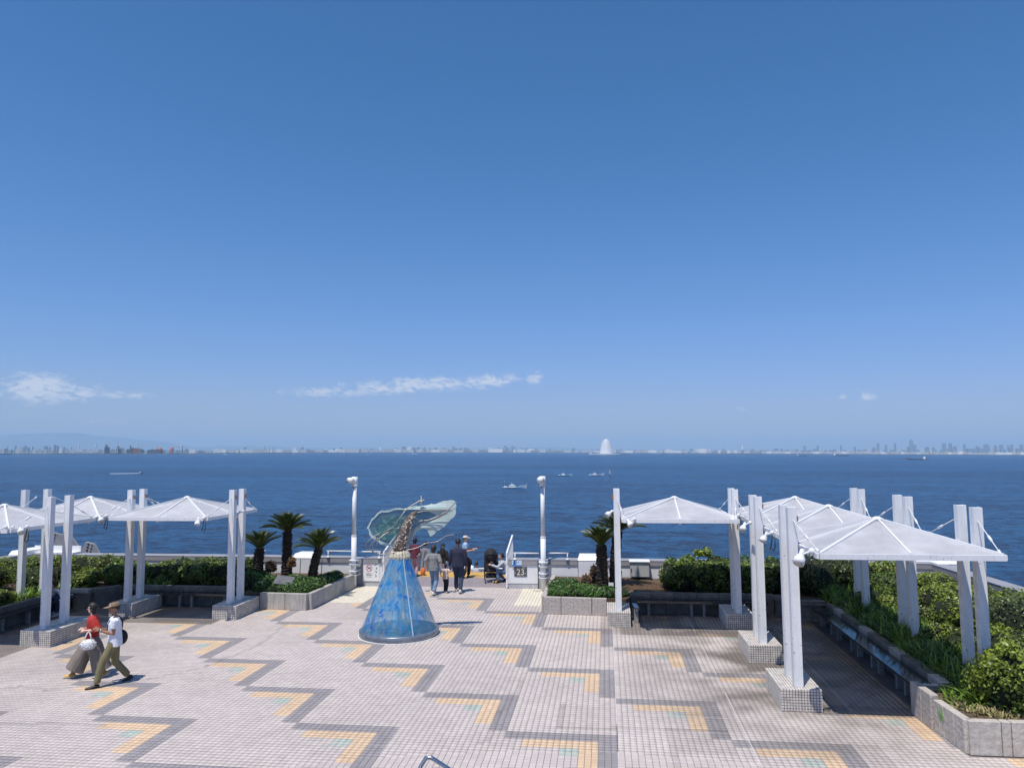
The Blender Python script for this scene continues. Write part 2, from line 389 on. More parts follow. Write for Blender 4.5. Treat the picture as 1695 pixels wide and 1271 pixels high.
# mountains far behind the left shore
M_hill = mat('forested_mountain', (.09, .13, .13), .95, .3, .002)
prof = [(-700, 8), (-300, 17), (-100, 16), (0, 19), (30, 21.5), (60, 22.5), (100, 24), (130, 23.5), (160, 20), (200, 18.5), (235, 15), (270, 12.5), (300, 6.5), (330, 5.0), (380, 6.5), (430, 6.5), (520, 4), (600, 4), (700, 4), (800, 5), (900, 6), (1000, 3.5), (1150, 3), (1300, 2.5)]
DM = 40000; b = MB(); v = []
cols = list(range(-700, 1301, 8))
def pint(px):
    for (a, ha), (c, hc) in zip(prof, prof[1:]):
        if px <= c:
            u = (px-a)/(c-a); u = u*u*(3-2*u); return ha+(hc-ha)*u
    return 0
for px in cols:
    h = hgt(max(.5, pint(px)+.9*noise.noise(Vector((px*.045, 0, 3)))+.4*noise.noise(Vector((px*.17, 0, 9)))), DM)
    for dd, z in ((-3200, 0), (-1600, h*.45+20*noise.noise(Vector((px*.08, 2, 0)))), (0, h), (1500, 0)):
        q = at_sea(px, DM+dd); v.append((q.x, q.y, z))
b.add(v, [(i*4+k, (i+1)*4+k, (i+1)*4+k+1, i*4+k+1) for i in range(len(cols)-1) for k in range(3)], smooth=True)
o = b.build('mountains', M_hill, loc=(0, 0, SEA_Z)); struct(o); SEA.append(o)

# haze: one closed box of thin even air round everything
hz = MB(); hz.box(-S+500, S-500, -2500, S-500, SEA_Z-1.0, 640)
hm = bpy.data.materials.new('haze_air'); hm.use_nodes = True; ht = hm.node_tree; ht.nodes.clear()
ho = ht.nodes.new('ShaderNodeOutputMaterial'); hv = ht.nodes.new('ShaderNodeVolumePrincipled')
hv.inputs['Color'].default_value = (.56, .79, 1.0, 1); hv.inputs['Density'].default_value = 4.8e-5; hv.inputs['Anisotropy'].default_value = 0.0
ht.links.new(hv.outputs[0], ho.inputs['Volume'])
o = hz.build('haze', hm); stuff(o); SEA.append(o)

# ---- skyline
def bmat(name, c): return mat(name, c, .7, .08, .05)
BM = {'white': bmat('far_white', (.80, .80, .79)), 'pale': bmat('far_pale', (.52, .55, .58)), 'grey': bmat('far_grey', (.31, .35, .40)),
      'dark': bmat('far_dark', (.11, .13, .16)), 'blue': bmat('far_haze_blue', (.24, .34, .46)), 'red': bmat('far_rust_red', (.42, .16, .10)), 'tan': bmat('far_tan', (.50, .49, .46))}  # blue towers: part of the distance haze is put into their colour
GRP = 'hazy buildings along the far shore'
def far_block(px, top, wpx, key, back=0, kind=None, tiers=0, label=None, name='far_building', cat='building'):
    """a building seen wpx wide at column px, its roof at row top"""
    D = shore(px)+60+back; base = horizon_y(px)+28*F_PX/D
    h = max(6, hgt(base-top, D)); w_ = wid(wpx, D, px); dp = max(18, min(w_, 60))*.8
    b = MB(); b.box(-w_/2, w_/2, -dp/2, dp/2, -1, h)
    if tiers: b.box(-w_*.3, w_*.25, -dp*.3, dp*.3, h, h*1.07)
    else: b.box(-w_*.2, w_*.05, -dp*.2, dp*.2, h, h+3)
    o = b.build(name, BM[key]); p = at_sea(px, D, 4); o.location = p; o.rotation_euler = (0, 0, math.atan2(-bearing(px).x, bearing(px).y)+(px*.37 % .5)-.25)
    if label: tag(o, label, cat)
    else:
        kd = {'white': 'low white building', 'pale': 'pale block', 'grey': 'grey block', 'dark': 'dark block', 'blue': 'blue-grey tower block', 'red': 'reddish block', 'tan': 'tan block'}[key]
        for lim, where in ((70, 'at the far left end of the skyline'), (125, 'left of the far cable-stayed bridge'), (168, 'behind the far cable-stayed bridge'), (240, 'round the furnaces of the far steelworks'), (318, 'by the round gas holders on the left shore'),
                           (410, 'right of the far steelworks'), (500, 'round the four thin chimneys left of centre'), (600, 'near the dark slab left of centre'), (715, 'near the dark blue cluster'), (830, 'between the dark blue cluster and the slim tower'),
                           (925, 'near the pair of tall towers right of centre'), (1020, 'left of and behind the sail-shaped tower'), (1110, 'right of the sail-shaped tower'), (1200, 'near the long white hangar'), (1262, 'round the airport control tower'),
                           (1350, 'above the small dark freighter'), (1430, 'above the larger dark cargo ship'), (1500, 'left of the tallest skyscraper'), (1555, 'round and above the red-hulled ship'), (1620, 'behind the broad tall tower'), (9999, 'at the far right end of the skyline')):
            if px < lim: break
        lab = 'hazy %s %s' % (kd, where)
        tag(o, lab, 'building', 'hazy %ss %s' % (kd, where))
    SEA.append(o); return o
def stack(px, top, wpx, keys, label, name='chimney', cat='chimney', back=100):
    D = shore(px)+60+back; h = hgt(horizon_y(px)+28*F_PX/D-top, D); r = wid(wpx, D, px)/2
    root = thing(name, label, cat, at_sea(px, D, 3)); SEA.append(root)
    n = 6 if len(keys) > 1 else 1
    for i in range(n):
        b = MB(); z0, z1 = h*i/n, h*(i+1)/n; b.lathe([(r*(1.3-.5*i/n), z0), (r*(1.3-.5*(i+1)/n), z1)], n=8)
        b.build('band' if n > 1 else 'shaft', BM[keys[i % len(keys)]], root)
    return root
def Rn(a, c): return random.uniform(a, c)
# low sheds and sections of the left industrial shore, the middle and the city on the right
for px in range(2, 125, 9): far_block(px+Rn(-2, 2), 749.6-Rn(0, 3.0), Rn(3, 8), random.choice(['white', 'pale', 'pale', 'grey']), Rn(0, 200))
for px, tp, w_ in [(26, 744.8, 4), (37, 746, 3), (42, 744.2, 3.2), (47, 746.6, 4), (54.5, 745.2, 3), (76, 744.3, 6.5), (83, 745.8, 3), (91, 742.2, 4.2), (95.6, 744, 3), (100, 746, 2.5), (106, 745.2, 2.4), (118, 746, 2.2)]:
    far_block(px, tp, w_, 'blue', Rn(400, 900), tiers=1)
for px in range(128, 318, 12): far_block(px+Rn(-2, 2), 749.4-Rn(0, 2.8), Rn(4, 9), random.choice(['dark', 'dark', 'grey', 'red']) if px > 160 else 'pale', Rn(0, 150))
for px, tp, w_, k in [(176, 741.5, 3.2, 'dark'), (177, 745, 8, 'dark'), (195, 743.2, 3.5, 'dark'), (197, 746, 8, 'dark'), (203, 746, 5, 'grey'), (216, 742.6, 2, 'dark'), (221, 746.2, 12, 'dark'), (231, 747, 8, 'grey'), (253, 748, 9, 'dark'), (309, 747.5, 6, 'dark')]:
    far_block(px, tp, w_, k, Rn(50, 200))
for i, (px, tp, w_) in enumerate([(264, 744.5, 9), (284.5, 743.6, 6)]):
    D = shore(px)+150; r = wid(w_, D, px)/2; h = hgt(horizon_y(px)+28*F_PX/D-tp, D)
    b = MB(); b.lathe([(r, 0), (r, h*.82), (r*.6, h*.95), (.1, h)], n=12)
    o = b.build('gas_holder', BM['red'], loc=at_sea(px, D, 3)); SEA.append(o)
    tag(o, ['wide reddish round gas holder on the left far shore', 'narrow reddish round gas holder right of the wide one on the left far shore'][i], 'gas holder')
for px, tp, w_, ks, lb in [(12.5, 738.8, 1.0, ['grey'], 'thin grey chimney at the far left end of the skyline'),
        (180, 737.5, 1.0, ['white', 'red'], 'striped chimney beside the left dark furnace of the far steelworks'),
        (194.5, 737.8, 1.0, ['white', 'red'], 'striped chimney above the right dark furnace of the far steelworks'),
        (228.5, 739, 1.2, ['white', 'red'], 'red and white striped chimney in the middle of the far steelworks'),
        (260, 739, 1.1, ['grey'], 'grey chimney left of the wide reddish gas holder'),
        (295, 738, 1.2, ['white', 'red'], 'striped chimney right of the narrow reddish gas holder'),
        (302, 740.3, 1.3, ['dark'], 'dark chimney at the right end of the far steelworks'),
        (396, 743.2, 1.5, ['grey'], 'short grey chimney between low white sheds left of centre'),
        (421.5, 741, 1.0, ['grey'], 'thin lattice chimney, first of four left of the dark slab'),
        (438, 741.3, 1.0, ['dark'], 'thin dark chimney, second of four left of the dark slab'),
        (446, 740.5, 1.0, ['grey'], 'thin pale chimney, third of four left of the dark slab'),
        (452, 742.5, 1.0, ['dark'], 'short thin chimney, fourth of four left of the dark slab'),
        (477, 742, 1.0, ['grey'], 'grey chimney between low sheds left of the tall tower'),
        (500.5, 737, 1.9, ['blue'], 'tall blue-grey chimney tower standing above the left middle shore'),
        (796, 741, .9, ['pale'], 'thin pale mast over the middle shore'),
        (1229, 737.3, 2.0, ['pale'], 'slender airport control tower on the far shore')]:
    stack(px, tp, w_, ks, lb, name='control_tower' if 'airport' in lb else 'chimney', cat='tower' if 'tower' in lb else 'chimney')
# cable-stayed bridge between two white pylons
root = thing('cable_stayed_bridge', 'distant white cable-stayed bridge with two pylons on the left shore', 'bridge', at_sea(144, 5100, 3)); SEA.append(root)
for px in (130.5, 158):
    p = at_sea(px, 5100, 3)-at_sea(144, 5100, 3); h = hgt(14, 5100); t_ = bearing(px).cross(Vector((0, 0, 1)))
    b = MB()
    for s in (-1, 1): b.bar(p+t_*s*11, p+Vector((0, 0, h*.62))+t_*s*2, 4, 4)
    b.bar(p+Vector((0, 0, h*.6)), p+Vector((0, 0, h)), 4.5, 4.5); b.build('pylon', BM['white'], root)
    for s in (-1, 1):
        c = MB()
        for k in (1, 2, 3): c.bar(p+Vector((0, 0, h*(.95-.08*k))), p+t_*s*(16*k)+Vector((0, 0, 12)), .8, .8)
        c.build('stay_cable', BM['white'], root)
b = MB(); b.bar(at_sea(122, 5100, 3+12)-at_sea(144, 5100, 3), at_sea(166, 5100, 3+12)-at_sea(144, 5100, 3), 10, 4); b.build('bridge_deck', BM['white'], root)

for px in range(318, 846, 13):
    b_ = horizon_y(px)+28*F_PX/shore(px)
    far_block(px+Rn(-2, 2), b_-Rn(3.0, 5.6), Rn(8, 17), random.choice(['white', 'white', 'pale', 'grey', 'pale']), Rn(0, 200))
    if random.random() < .6: far_block(px+Rn(-3, 3), b_-Rn(5.0, 8.0), Rn(3, 6), random.choice(['pale', 'grey', 'blue', 'white']), Rn(200, 900))
for px, tp, w_, k, lb in [(564, 743.8, 5.2, 'dark', 'dark square slab standing alone above the low sheds left of centre'),
        (656, 742.6, 4.5, 'grey', None), (668.5, 740.8, 7, 'grey', 'tall grey twin block left of the white block near the middle of the far shore'),
        (677.5, 742, 7, 'white', 'bright white block beside the dark blue cluster on the far shore'), (685, 742.6, 5.5, 'blue', None), (692, 742, 5, 'blue', None), (698, 742.8, 4, 'blue', None), (703, 741.6, 3, 'blue', None), (709, 741.5, 2.6, 'pale', None),
        (721, 742.2, 5.5, 'grey', None), (729, 743, 6, 'pale', None), (750, 740.5, 4.5, 'grey', None), (755, 743, 5, 'grey', None), (763, 742.6, 4, 'grey', None), (770, 742.3, 4.5, 'grey', None),
        (836.5, 738.6, 3.6, 'blue', 'slim blue-grey tower left of the clustered towers near the middle')]:
    far_block(px, tp, w_, k, Rn(100, 500), label=lb, tiers=1)
for px in range(848, 1262, 13):
    b_ = horizon_y(px)+28*F_PX/shore(px)
    far_block(px+Rn(-2, 2), b_-Rn(2.6, 5.2), Rn(8, 15), random.choice(['white', 'pale', 'grey', 'pale']), Rn(0, 300))
    if random.random() < .75: far_block(px+Rn(-3, 3), b_-Rn(4.5, 7.5), Rn(3, 5), random.choice(['pale', 'grey', 'blue']), Rn(200, 900))
for px, tp, w_, k, lb in [(848, 738.8, 3.4, 'blue', 'left of a pair of tall blue-grey towers right of the middle'), (852, 739.6, 2.8, 'blue', 'right and lower of a pair of tall blue-grey towers right of the middle'),
        (842, 741.5, 3, 'blue', None), (879, 743.6, 12, 'white', 'wide white shed left of the sail-shaped tower'), (1163.5, 742.2, 26, 'white', 'long white hangar on the airport shore'),
        (1190, 744.4, 5, 'white', None), (1197, 740.6, 2.2, 'grey', None), (1206, 744, 5, 'white', None), (1245, 741.6, 5, 'grey', None), (1218, 744, 5, 'white', None)]:
    far_block(px, tp, w_, k, Rn(100, 400), label=lb)
for px in range(1262, 1700, 8):
    b_ = horizon_y(px)+28*F_PX/shore(px)
    far_block(px+Rn(-2, 2), b_-Rn(1.8, 3.6), Rn(8, 13), random.choice(['white', 'pale', 'pale', 'tan']), Rn(0, 200))
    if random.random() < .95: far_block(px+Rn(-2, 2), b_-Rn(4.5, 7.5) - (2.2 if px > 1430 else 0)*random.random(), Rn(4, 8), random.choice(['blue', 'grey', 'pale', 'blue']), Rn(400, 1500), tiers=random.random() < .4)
for px, tp, w_, lb in [(1509, 728.2, 6.2, 'tallest blue-grey skyscraper of the city skyline on the right'), (1514.5, 735, 4.5, 'lower blue-grey tower leaning against the tallest skyscraper on the right'),
        (1504, 738, 4, None), (1482, 733.2, 3.8, 'slim tower between the tallest skyscraper and the tower left of it'), (1453.5, 733, 4.4, 'tall slim tower left in the dense right part of the skyline'), (1466.5, 735.2, 4, None),
        (1415, 738, 3, None), (1392, 736, 2.6, None), (1354, 736.5, 3.2, None), (1332, 736.8, 4, None), (1563, 732.4, 7, 'broad tall tower right of the tallest skyscraper'), (1573, 733, 5, 'stepped tall tower beside the broad tall one'), (1580, 737, 6, None),
        (1596.5, 734.2, 5, None), (1633, 734.4, 10, 'wide high slab near the right end of the skyline'), (1648, 735.5, 6, None), (1658, 735, 6, None), (1669, 735.8, 3, None), (1675, 734.6, 5, None), (1691, 734.5, 6, 'high block at the right end of the skyline'), (1618, 737, 6, None), (1535, 738, 6, None), (1545, 738.5, 5, None)]:
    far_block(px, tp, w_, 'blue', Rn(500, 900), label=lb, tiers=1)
# breakwater in front of the airport
root = MB(); a = at_sea(1098, 7600)-at_sea(1180, 7600); c = at_sea(1262, 7300)-at_sea(1180, 7600); root.bar(a, c, 14, 9)
o = root.build('breakwater', BM['dark'], loc=at_sea(1180, 7600)); tag(o, 'long low dark breakwater on piles in front of the airport shore', 'breakwater'); SEA.append(o)

# the white sail-shaped ventilation tower on its round island
M_vt = mat('tower_panel_white', (.90, .90, .88), .6, .05, .2)
M_vs = mat('tower_panel_pale', (.80, .80, .80), .6, .05, .2)
Dt = 5000.0; root = thing('ventilation_tower', 'white sail-shaped ventilation tower on a small artificial island', 'tower', at_sea(1003.5, Dt, 0)); SEA.append(root)
Ht = hgt(23.3, Dt); Wt = hgt(9.9, Dt)
N = 22
for i in range(N):
    z0, z1 = i/N, (i+1)/N
    pr = [(Wt*math.sqrt(max(0.0001, 1-(z*.985)**2.3)), 9+Ht*z) for z in (z0, z1-.002)]
    b = MB(); b.lathe(pr, n=20); b.build('panel_ring', M_vt if i % 2 else M_vs, root)
b = MB(); b.lathe([(98, -2), (98, 5), (88, 7), (0.1, 7)], n=24); b.build('island_base', BM['grey'], root)
b = MB(); b.lathe([(60, 7), (60, 10), (0.1, 10)], n=24); b.build('island_deck', BM['pale'], root)
b = MB(); b.box(-118, -70, -10, 10, 0, 7); b.box(-112, -95, -6, 6, 7, 14); b.build('landing_pier', BM['pale'], root)
b = MB(); b.box(70, 150, -10, 10, 0, 4); b.build('breakwater_arm', BM['dark'], root)

# ---- boats
M_hullw = mat('boat_white', (.72, .76, .78), .4, .05, .6)
M_hullb = mat('boat_pale_blue', (.42, .62, .68), .4, .05, .6)
M_sail = mat('green_sail', (.02, .16, .17), .8, .2, 2)
M_win = mat('boat_window', (.03, .04, .05), .2, .1, 2)
M_foam = mat('sea_foam', (.75, .8, .85), .8, .2, 1.5)
def hull(L, Bm, Hf, Hb):
    """pointed planing hull, bow towards +x, sheer rising forward"""
    st = [(-.5, .82, 0), (-.3, .95, 0), (0, 1, .02), (.25, .78, .15), (.42, .35, .55), (.56, .03, 1.0)]
    v = []
    for x, bw, up in st:
        z = Hf*.55+(Hb-Hf*.55)*up; kb = .75*bw
        xo = x*L
        v += [(xo, -Bm/2*bw, z), (xo-.02*L*up, -Bm/2*kb*.8, -.3+up*.6*Hf*.4), (xo-.02*L*up, Bm/2*kb*.8, -.3+up*.6*Hf*.4), (xo, Bm/2*bw, z)]
    m = MB(); n = 4; f = []
    for i in range(len(st)-1):
        for k in range(3): f.append((i*n+k, i*n+k+1, (i+1)*n+k+1, (i+1)*n+k))
        f.append((i*n+3, i*n, (i+1)*n, (i+1)*n+3))
    f += [(3, 2, 1, 0)]
    m.add(v, f); return m
def fishing_boat(px, py, L, label, m_h, sail=False, rz=0.0, mast=True, cab=.30):
    D = depth_of(px, py); b = bearing(px)
    root = thing('fishing_boat', label, 'boat', at_sea(px, D, 0), math.atan2(b.y, b.x)-math.pi/2+rz); SEA.append(root)
    hull(L, L*.22, L*.085, L*.15).build('hull', m_h, root)
    m = MB(); m.bbox(-L*.22, L*.06, -L*.07, L*.07, L*.035, L*.13, .15); m.bbox(-L*.14, L*.0, -L*.055, L*.055, L*.13, L*.155, .08); cb = m.build('cabin', M_hullw, root)
    m = MB()
    for k in range(4): m.box(-L*.20+k*L*.065, -L*.16+k*L*.065, -L*.072, -L*.068, L*.085, L*.115)
    m.build('window', M_win, cb)
    m = MB(); m.bar((-L*.10, 0, L*.15), (-L*.10, 0, L*.25), .14, .14); m.bbox(-L*.15, -L*.03, -L*.05, L*.05, L*.185, L*.195, .02); m.build('mast', M_hullw, root)
    m = MB(); m.tube([(L*.2, 0, L*.08), (L*.5, 0, L*.17), (L*.60, 0, L*.20)], .05, 6); m.tube([(L*.3, 0, L*.1), (L*.3, 0, L*.15)], .05, 6); m.build('bow_rail', M_hullw, root)
    m = MB(); m.bbox(-L*.45, -L*.3, -L*.06, L*.06, L*.03, L*.085, .1); m.build('stern_locker', m_h, root)
    if sail:
        m = MB(); m.add([(-L*.47, -.04, L*.10), (-L*.32, -.04, L*.12), (-L*.405, -.04, L*.33), (-L*.47, .04, L*.10), (-L*.32, .04, L*.12), (-L*.405, .04, L*.33)], [(0, 1, 2), (5, 4, 3), (0, 3, 4, 1), (1, 4, 5, 2), (2, 5, 3, 0)]); m.build('sail', M_sail, root)
        m = MB(); m.bar((-L*.405, 0, 0), (-L*.405, 0, L*.335), .12, .12); m.build('sail_mast', M_hullw, root)
    return root
fishing_boat(851, 807.3, 17.0, 'white fishing boat with a small green steadying sail, nearest of the boats', M_hullw, sail=True, rz=.05)
fishing_boat(934, 786.6, 15.5, 'pale blue fishing boat without a sail, left of the yellow marker post', M_hullb, rz=-.1)
fishing_boat(986, 785.6, 16.5, 'low white fishing boat just left of the yellow marker post', M_hullw, rz=.1)
D = depth_of(1009, 786.5); M_yel = mat('marker_yellow', (.55, .40, .06), .6, .1, 2)
root = thing('sea_marker', 'yellow and black marker post standing in the sea right of the boats', 'marker', at_sea(1009, D)); SEA.append(root)
m = MB(); m.tube([(0, 0, -1), (0, 0, 5.2)], .42, 8); m.build('post', M_yel, root)
m = MB(); m.tube([(0, 0, 1.2), (0, 0, 2.4)], .47, 8); m.build('band', M_win, root)
m = MB(); m.bar((-.9, 0, 5.4), (.9, 0, 7.0), .25, .25); m.bar((.9, 0, 5.4), (-.9, 0, 7.0), .25, .25); m.build('top_mark', BM['tan'], root)
# speedboat with its wake
px, py = 234, 782.3; D = depth_of(px, py); bb = bearing(px)
root = thing('speedboat', 'small dark speedboat running to the right ahead of a white wake', 'boat', at_sea(px, D), math.atan2(bb.y, bb.x)-math.pi/2); SEA.append(root)
hull(5.5, 1.9, .9, 1.4).build('hull', M_win, root); m = MB(); m.bbox(-1.6, .4, -.6, .6, .4, 1.7, .1); m.build('windscreen', M_hullw, root)
def foam_strip(px, py, L, W, label, rz=0):
    D = depth_of(px, py); b = bearing(px); n = 40; m = MB(); v = []
    for i in range(n+1):
        u = i/n; ww = W*(.25+.75*(1-abs(2*u-1)**2))*(.6+.5*random.random()); y0 = .5*math.sin(u*9)
        v += [(-L*u, y0-ww/2, .25), (-L*u, y0, .5), (-L*u, y0+ww/2, .25)]
    m.add(v, [(i*3+k, (i+1)*3+k, (i+1)*3+k+1, i*3+k+1) for i in range(n) for k in (0, 1)])
    o = m.build('wake', M_foam, loc=at_sea(px, D, 0)); o.rotation_euler = (0, 0, math.atan2(b.y, b.x)-math.pi/2+rz); SEA.append(o)
    tag(stuff(o), label, 'wake'); return o
foam_strip(232, 782.4, 30, 1.8, 'white foam trail behind the speedboat')
# distant ships
M_shipr = mat('ship_red', (.32, .10, .08), .6, .2, .3); M_shipd = mat('ship_dark', (.07, .08, .10), .6, .2, .3)
def ship(px, py, lpx, label, mh, house=-.36, dirn=1, hh=1.0, white=False):
    D = min(depth_of(px, py), shore(px)-250); L = wid(lpx, D, px)*slant(px); b = bearing(px)
    root = thing('ship', label, 'ship', at_sea(px, D), math.atan2(b.y, b.x)-math.pi/2+(0 if dirn > 0 else math.pi)); SEA.append(root)
    hull(L, L*.16, L*.07*hh, L*.09*hh).build('hull', mh, root)
    m = MB(); m.bbox(L*(house-.06), L*(house+.06), -L*.06, L*.06, L*.03*hh, L*.14*hh, .3); m.box(L*(house-.02), L*(house+.02), -L*.02, L*.02, L*.14*hh, L*.18*hh); m.build('bridge_house', BM['white'], root)
    if white:
        m = MB(); m.bbox(-L*.4, L*.3, -L*.07, L*.07, L*.035*hh, L*.09*hh, .3); m.build('passenger_deck', BM['white'], root)
    else:
        m = MB()
        for k in range(3): m.bar((L*(-.1+.16*k), 0, L*.03), (L*(-.1+.16*k), 0, L*.11), .8, .8)
        m.build('deck_mast', BM['pale'], root)
ship(1517, 755.4, 30, 'red-hulled cargo ship with its white house at the right end', M_shipr, dirn=-1)
ship(1390, 750.8, 23, 'dark cargo ship with its white house at the left end', M_shipd)
ship(1326, 751.6, 15, 'small dark freighter left of the larger dark cargo ship', M_shipd)
ship(687, 752.7, 10, 'pale ferry in front of the dark blue cluster on the far shore', BM['pale'], white=True)
ship(702, 752.0, 9, 'dark low ship right of the pale ferry', M_shipd)
ship(490, 754.3, 8, 'small pale ship off the sheds left of the dark slab', BM['pale'])
ship(570, 753.4, 6, 'tiny dark ship off the dark slab', M_shipd)
ship(894, 751.6, 8, 'small grey ship left of the sail-shaped tower', BM['grey'])
ship(1093, 751.2, 11, 'grey low ship right of the sail-shaped tower', M_shipd)
ship(1168, 751.0, 6, 'tiny pale ship off the long hangar', BM['pale'])
ship(1182, 751.2, 4, 'tiny dark ship right of the tiny pale one off the hangar', M_shipd)
ship(374, 754.2, 8, 'small white ship off the left middle shore', BM['white'], white=True)
ship(190, 755.0, 3, 'very small pale ship off the far steelworks', BM['pale'])
ship(660, 753.0, 4, 'very small pale ship left of the pale ferry', BM['pale'])
# ------------------------------------------------------------------ the deck
PIT = 0.1; JX = 0.11; JY = 12.57         # tile pitch, and a lattice corner of the zigzag pattern
TX0, TX1, TY0, TY1 = -17.6, 8.0, 9.0, 27.2
m = MB(); m.box(-22.5, 11.5, 3.0, 28.4, -1.2, -.008)
plaza = m.build('plaza', M_grout); struct(plaza)
PINK, GREY, YEL, GRN, CREAM, DGREY, ORG = (.585, .512, .475), (.315, .288, .292), (.72, .52, .34), (.45, .50, .44), (.80, .73, .59), (.33, .28, .29), (.70, .42, .10)
def tile_kind(i, j):
    """tile column i (from JX) and row j (from JY) -> colour"""
    x = JX+i*PIT; y = JY+j*PIT
    if y > 27.0: return ORG if (y < 28.2) else DGREY
    if y > 25.15: return DGREY
    if -2.85 < x < -1.85 and 22.3 < y < 25.0: return CREAM
    if -8.7 < x < -7.42 and 22.3 < y < 25.0: return CREAM
    if y > 23.9: return PINK
    # L cells 18 x 18 on a chequerboard, outer corner top right
    ci = math.floor(i/18); cj = math.floor(j/18)
    # the cell whose right edge is lattice column ci+1 and top edge row cj+1
    if (ci+1+cj+1) % 2: return PINK
    a = (ci+1)*18-1-i; b = (cj+1)*18-1-j          # columns from the right, rows from the top
    if b < 3 or a < 3: return GREY
    if (3 <= b < 6 and a < 15) or (3 <= a < 6 and b < 15): return YEL
    if 6 <= b < 9 and 6 <= a < 9: return GRN
    return PINK
_l = [(-12.6, 13.3), (-11.6, 13.9), (-10.9, 13.75), (-9.3, 14.6), (-8.6, 15.6), (-8.3, 17.5), (-8.6, 19.5)]
MARKS = list(zip(_l, _l[1:]))+[((-12.4, 11.9), (-8.5, 12.15)), ((-.85, 12.85), (-.85, 13.95)), ((-.85, 12.85), (.1, 12.8)), ((-2.0, 12.0), (-1.9, 13.4)), ((-1.9, 13.4), (-1.7, 15.2)), ((.95, 11.4), (.95, 12.9)), ((.1, 12.95), (1.9, 12.95))]
PATCH = [(-6.2, -4.4, 11.6, 12.9, .05), (-11.5, -9.2, 10.5, 12.2, .06), (-3.4, -1.9, 14.2, 16.6, .05), (-7.4, -6.1, 20.2, 22.2, .07), (.1, 2.1, 16.8, 18.6, -.10), (2.2, 4.1, 11.6, 12.6, .12), (-4.6, -3.7, 9.6, 11.5, .06)]
def dirt_and_shade(x, y):
    """grime on the paving, heavy along the right planters, and painted shade with grime under the canopies"""
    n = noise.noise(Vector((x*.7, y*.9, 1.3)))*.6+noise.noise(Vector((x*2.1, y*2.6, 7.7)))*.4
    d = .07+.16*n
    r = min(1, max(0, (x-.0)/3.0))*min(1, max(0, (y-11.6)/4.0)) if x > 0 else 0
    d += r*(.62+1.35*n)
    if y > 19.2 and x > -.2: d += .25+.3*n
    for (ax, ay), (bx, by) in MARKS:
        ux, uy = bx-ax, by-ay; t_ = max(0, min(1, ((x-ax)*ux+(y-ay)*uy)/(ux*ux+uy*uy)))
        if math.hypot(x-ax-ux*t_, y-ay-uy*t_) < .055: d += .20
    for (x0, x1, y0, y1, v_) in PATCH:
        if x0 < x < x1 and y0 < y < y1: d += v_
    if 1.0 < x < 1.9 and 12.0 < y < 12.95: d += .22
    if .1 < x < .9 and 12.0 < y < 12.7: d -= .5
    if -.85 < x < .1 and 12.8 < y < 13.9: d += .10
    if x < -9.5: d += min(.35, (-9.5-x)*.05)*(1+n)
    if y > 19.15 and x > .35: d = max(d, .74+.2*n)  # under the canopies: grime, deepened to paint in their shade as well
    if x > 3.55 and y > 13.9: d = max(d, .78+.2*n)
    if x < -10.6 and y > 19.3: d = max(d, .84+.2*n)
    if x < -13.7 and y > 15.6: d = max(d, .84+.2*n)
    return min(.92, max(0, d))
I0, I1 = math.floor((TX0-JX)/PIT), math.floor((TX1-JX)/PIT); J0, J1 = math.floor((TY0-JY)/PIT), math.floor((28.35-JY)/PIT)
G = .0026; CH = .002; Tt = .0
def occupied(x, y):
    if y > 25.1 and not (-7.7 < x < -3.25): return True
    if x > 5.35 and y > 12.3: return True
    if x < -15.9 and y > 17.0: return True
    return False
near = []; V = []; Fc = []; Cc = []
js = range(J0, J1)
# rows of the picture's bottom edge show largest: the 300 nearest tiles in view are single parts
pick = set()
fx = lambda x, y: ((Vector((x, y, -EYE)) @ C_DECK))
cand = []
for j in js:
    for i in range(I0, I1):
        x = JX+(i+.5)*PIT; y = JY+(j+.5)*PIT
        if y < 11.9 and -11 < x < 7:
            q = C_DECK.transposed() @ Vector((x, y, -EYE))
            if q.z < 0:
                sx = 847.5+F_PX*q.x/-q.z; sy = 635.5-F_PX*q.y/-q.z
                if 0 < sx < 1695 and sy < 1271: cand.append((q.length, i, j))
cand.sort(); pick = {(i, j) for _, i, j in cand[:300]}
base = 0; nodes_v = []; cols = []
tmats = {}
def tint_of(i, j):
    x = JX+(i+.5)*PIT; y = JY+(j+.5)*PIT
    k = tile_kind(i, j); r = random.Random(i*7919+j*104729); f = 1+r.uniform(-.07, .06); d = dirt_and_shade(x, y)
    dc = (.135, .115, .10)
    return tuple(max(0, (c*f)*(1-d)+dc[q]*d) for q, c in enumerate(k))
for j in js:
    for i in range(I0, I1):
        x0 = JX+i*PIT; y0 = JY+j*PIT; xc, yc = x0+PIT/2, y0+PIT/2
        if occupied(xc, yc) or (i, j) in pick: continue
        r = ((i*73+j*151) % 17)*.00006
        a, b_, c_, d_ = x0+G, x0+PIT-G, y0+G, y0+PIT-G
        nodes_v.append(((a, c_, -.006), (b_, c_, -.006), (b_, d_, -.006), (a, d_, -.006), (a+CH, c_+CH, r), (b_-CH, c_+CH, r), (b_-CH, d_-CH, r), (a+CH, d_-CH, r)))
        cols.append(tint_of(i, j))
NV = np.array(nodes_v).reshape(-1, 3); NT = len(nodes_v)
pat = np.array([4, 5, 6, 7, 0, 1, 5, 4, 1, 2, 6, 5, 2, 3, 7, 6, 3, 0, 4, 7])
me = bpy.data.meshes.new('tiles'); me.vertices.add(NT*8); me.vertices.foreach_set('co', NV.ravel())
li = (np.arange(NT)[:, None]*8+pat[None, :]).ravel(); me.loops.add(len(li)); me.loops.foreach_set('vertex_index', li)
me.polygons.add(NT*5); me.polygons.foreach_set('loop_start', np.arange(NT*5)*4); me.polygons.foreach_set('loop_total', np.full(NT*5, 4)); me.update()
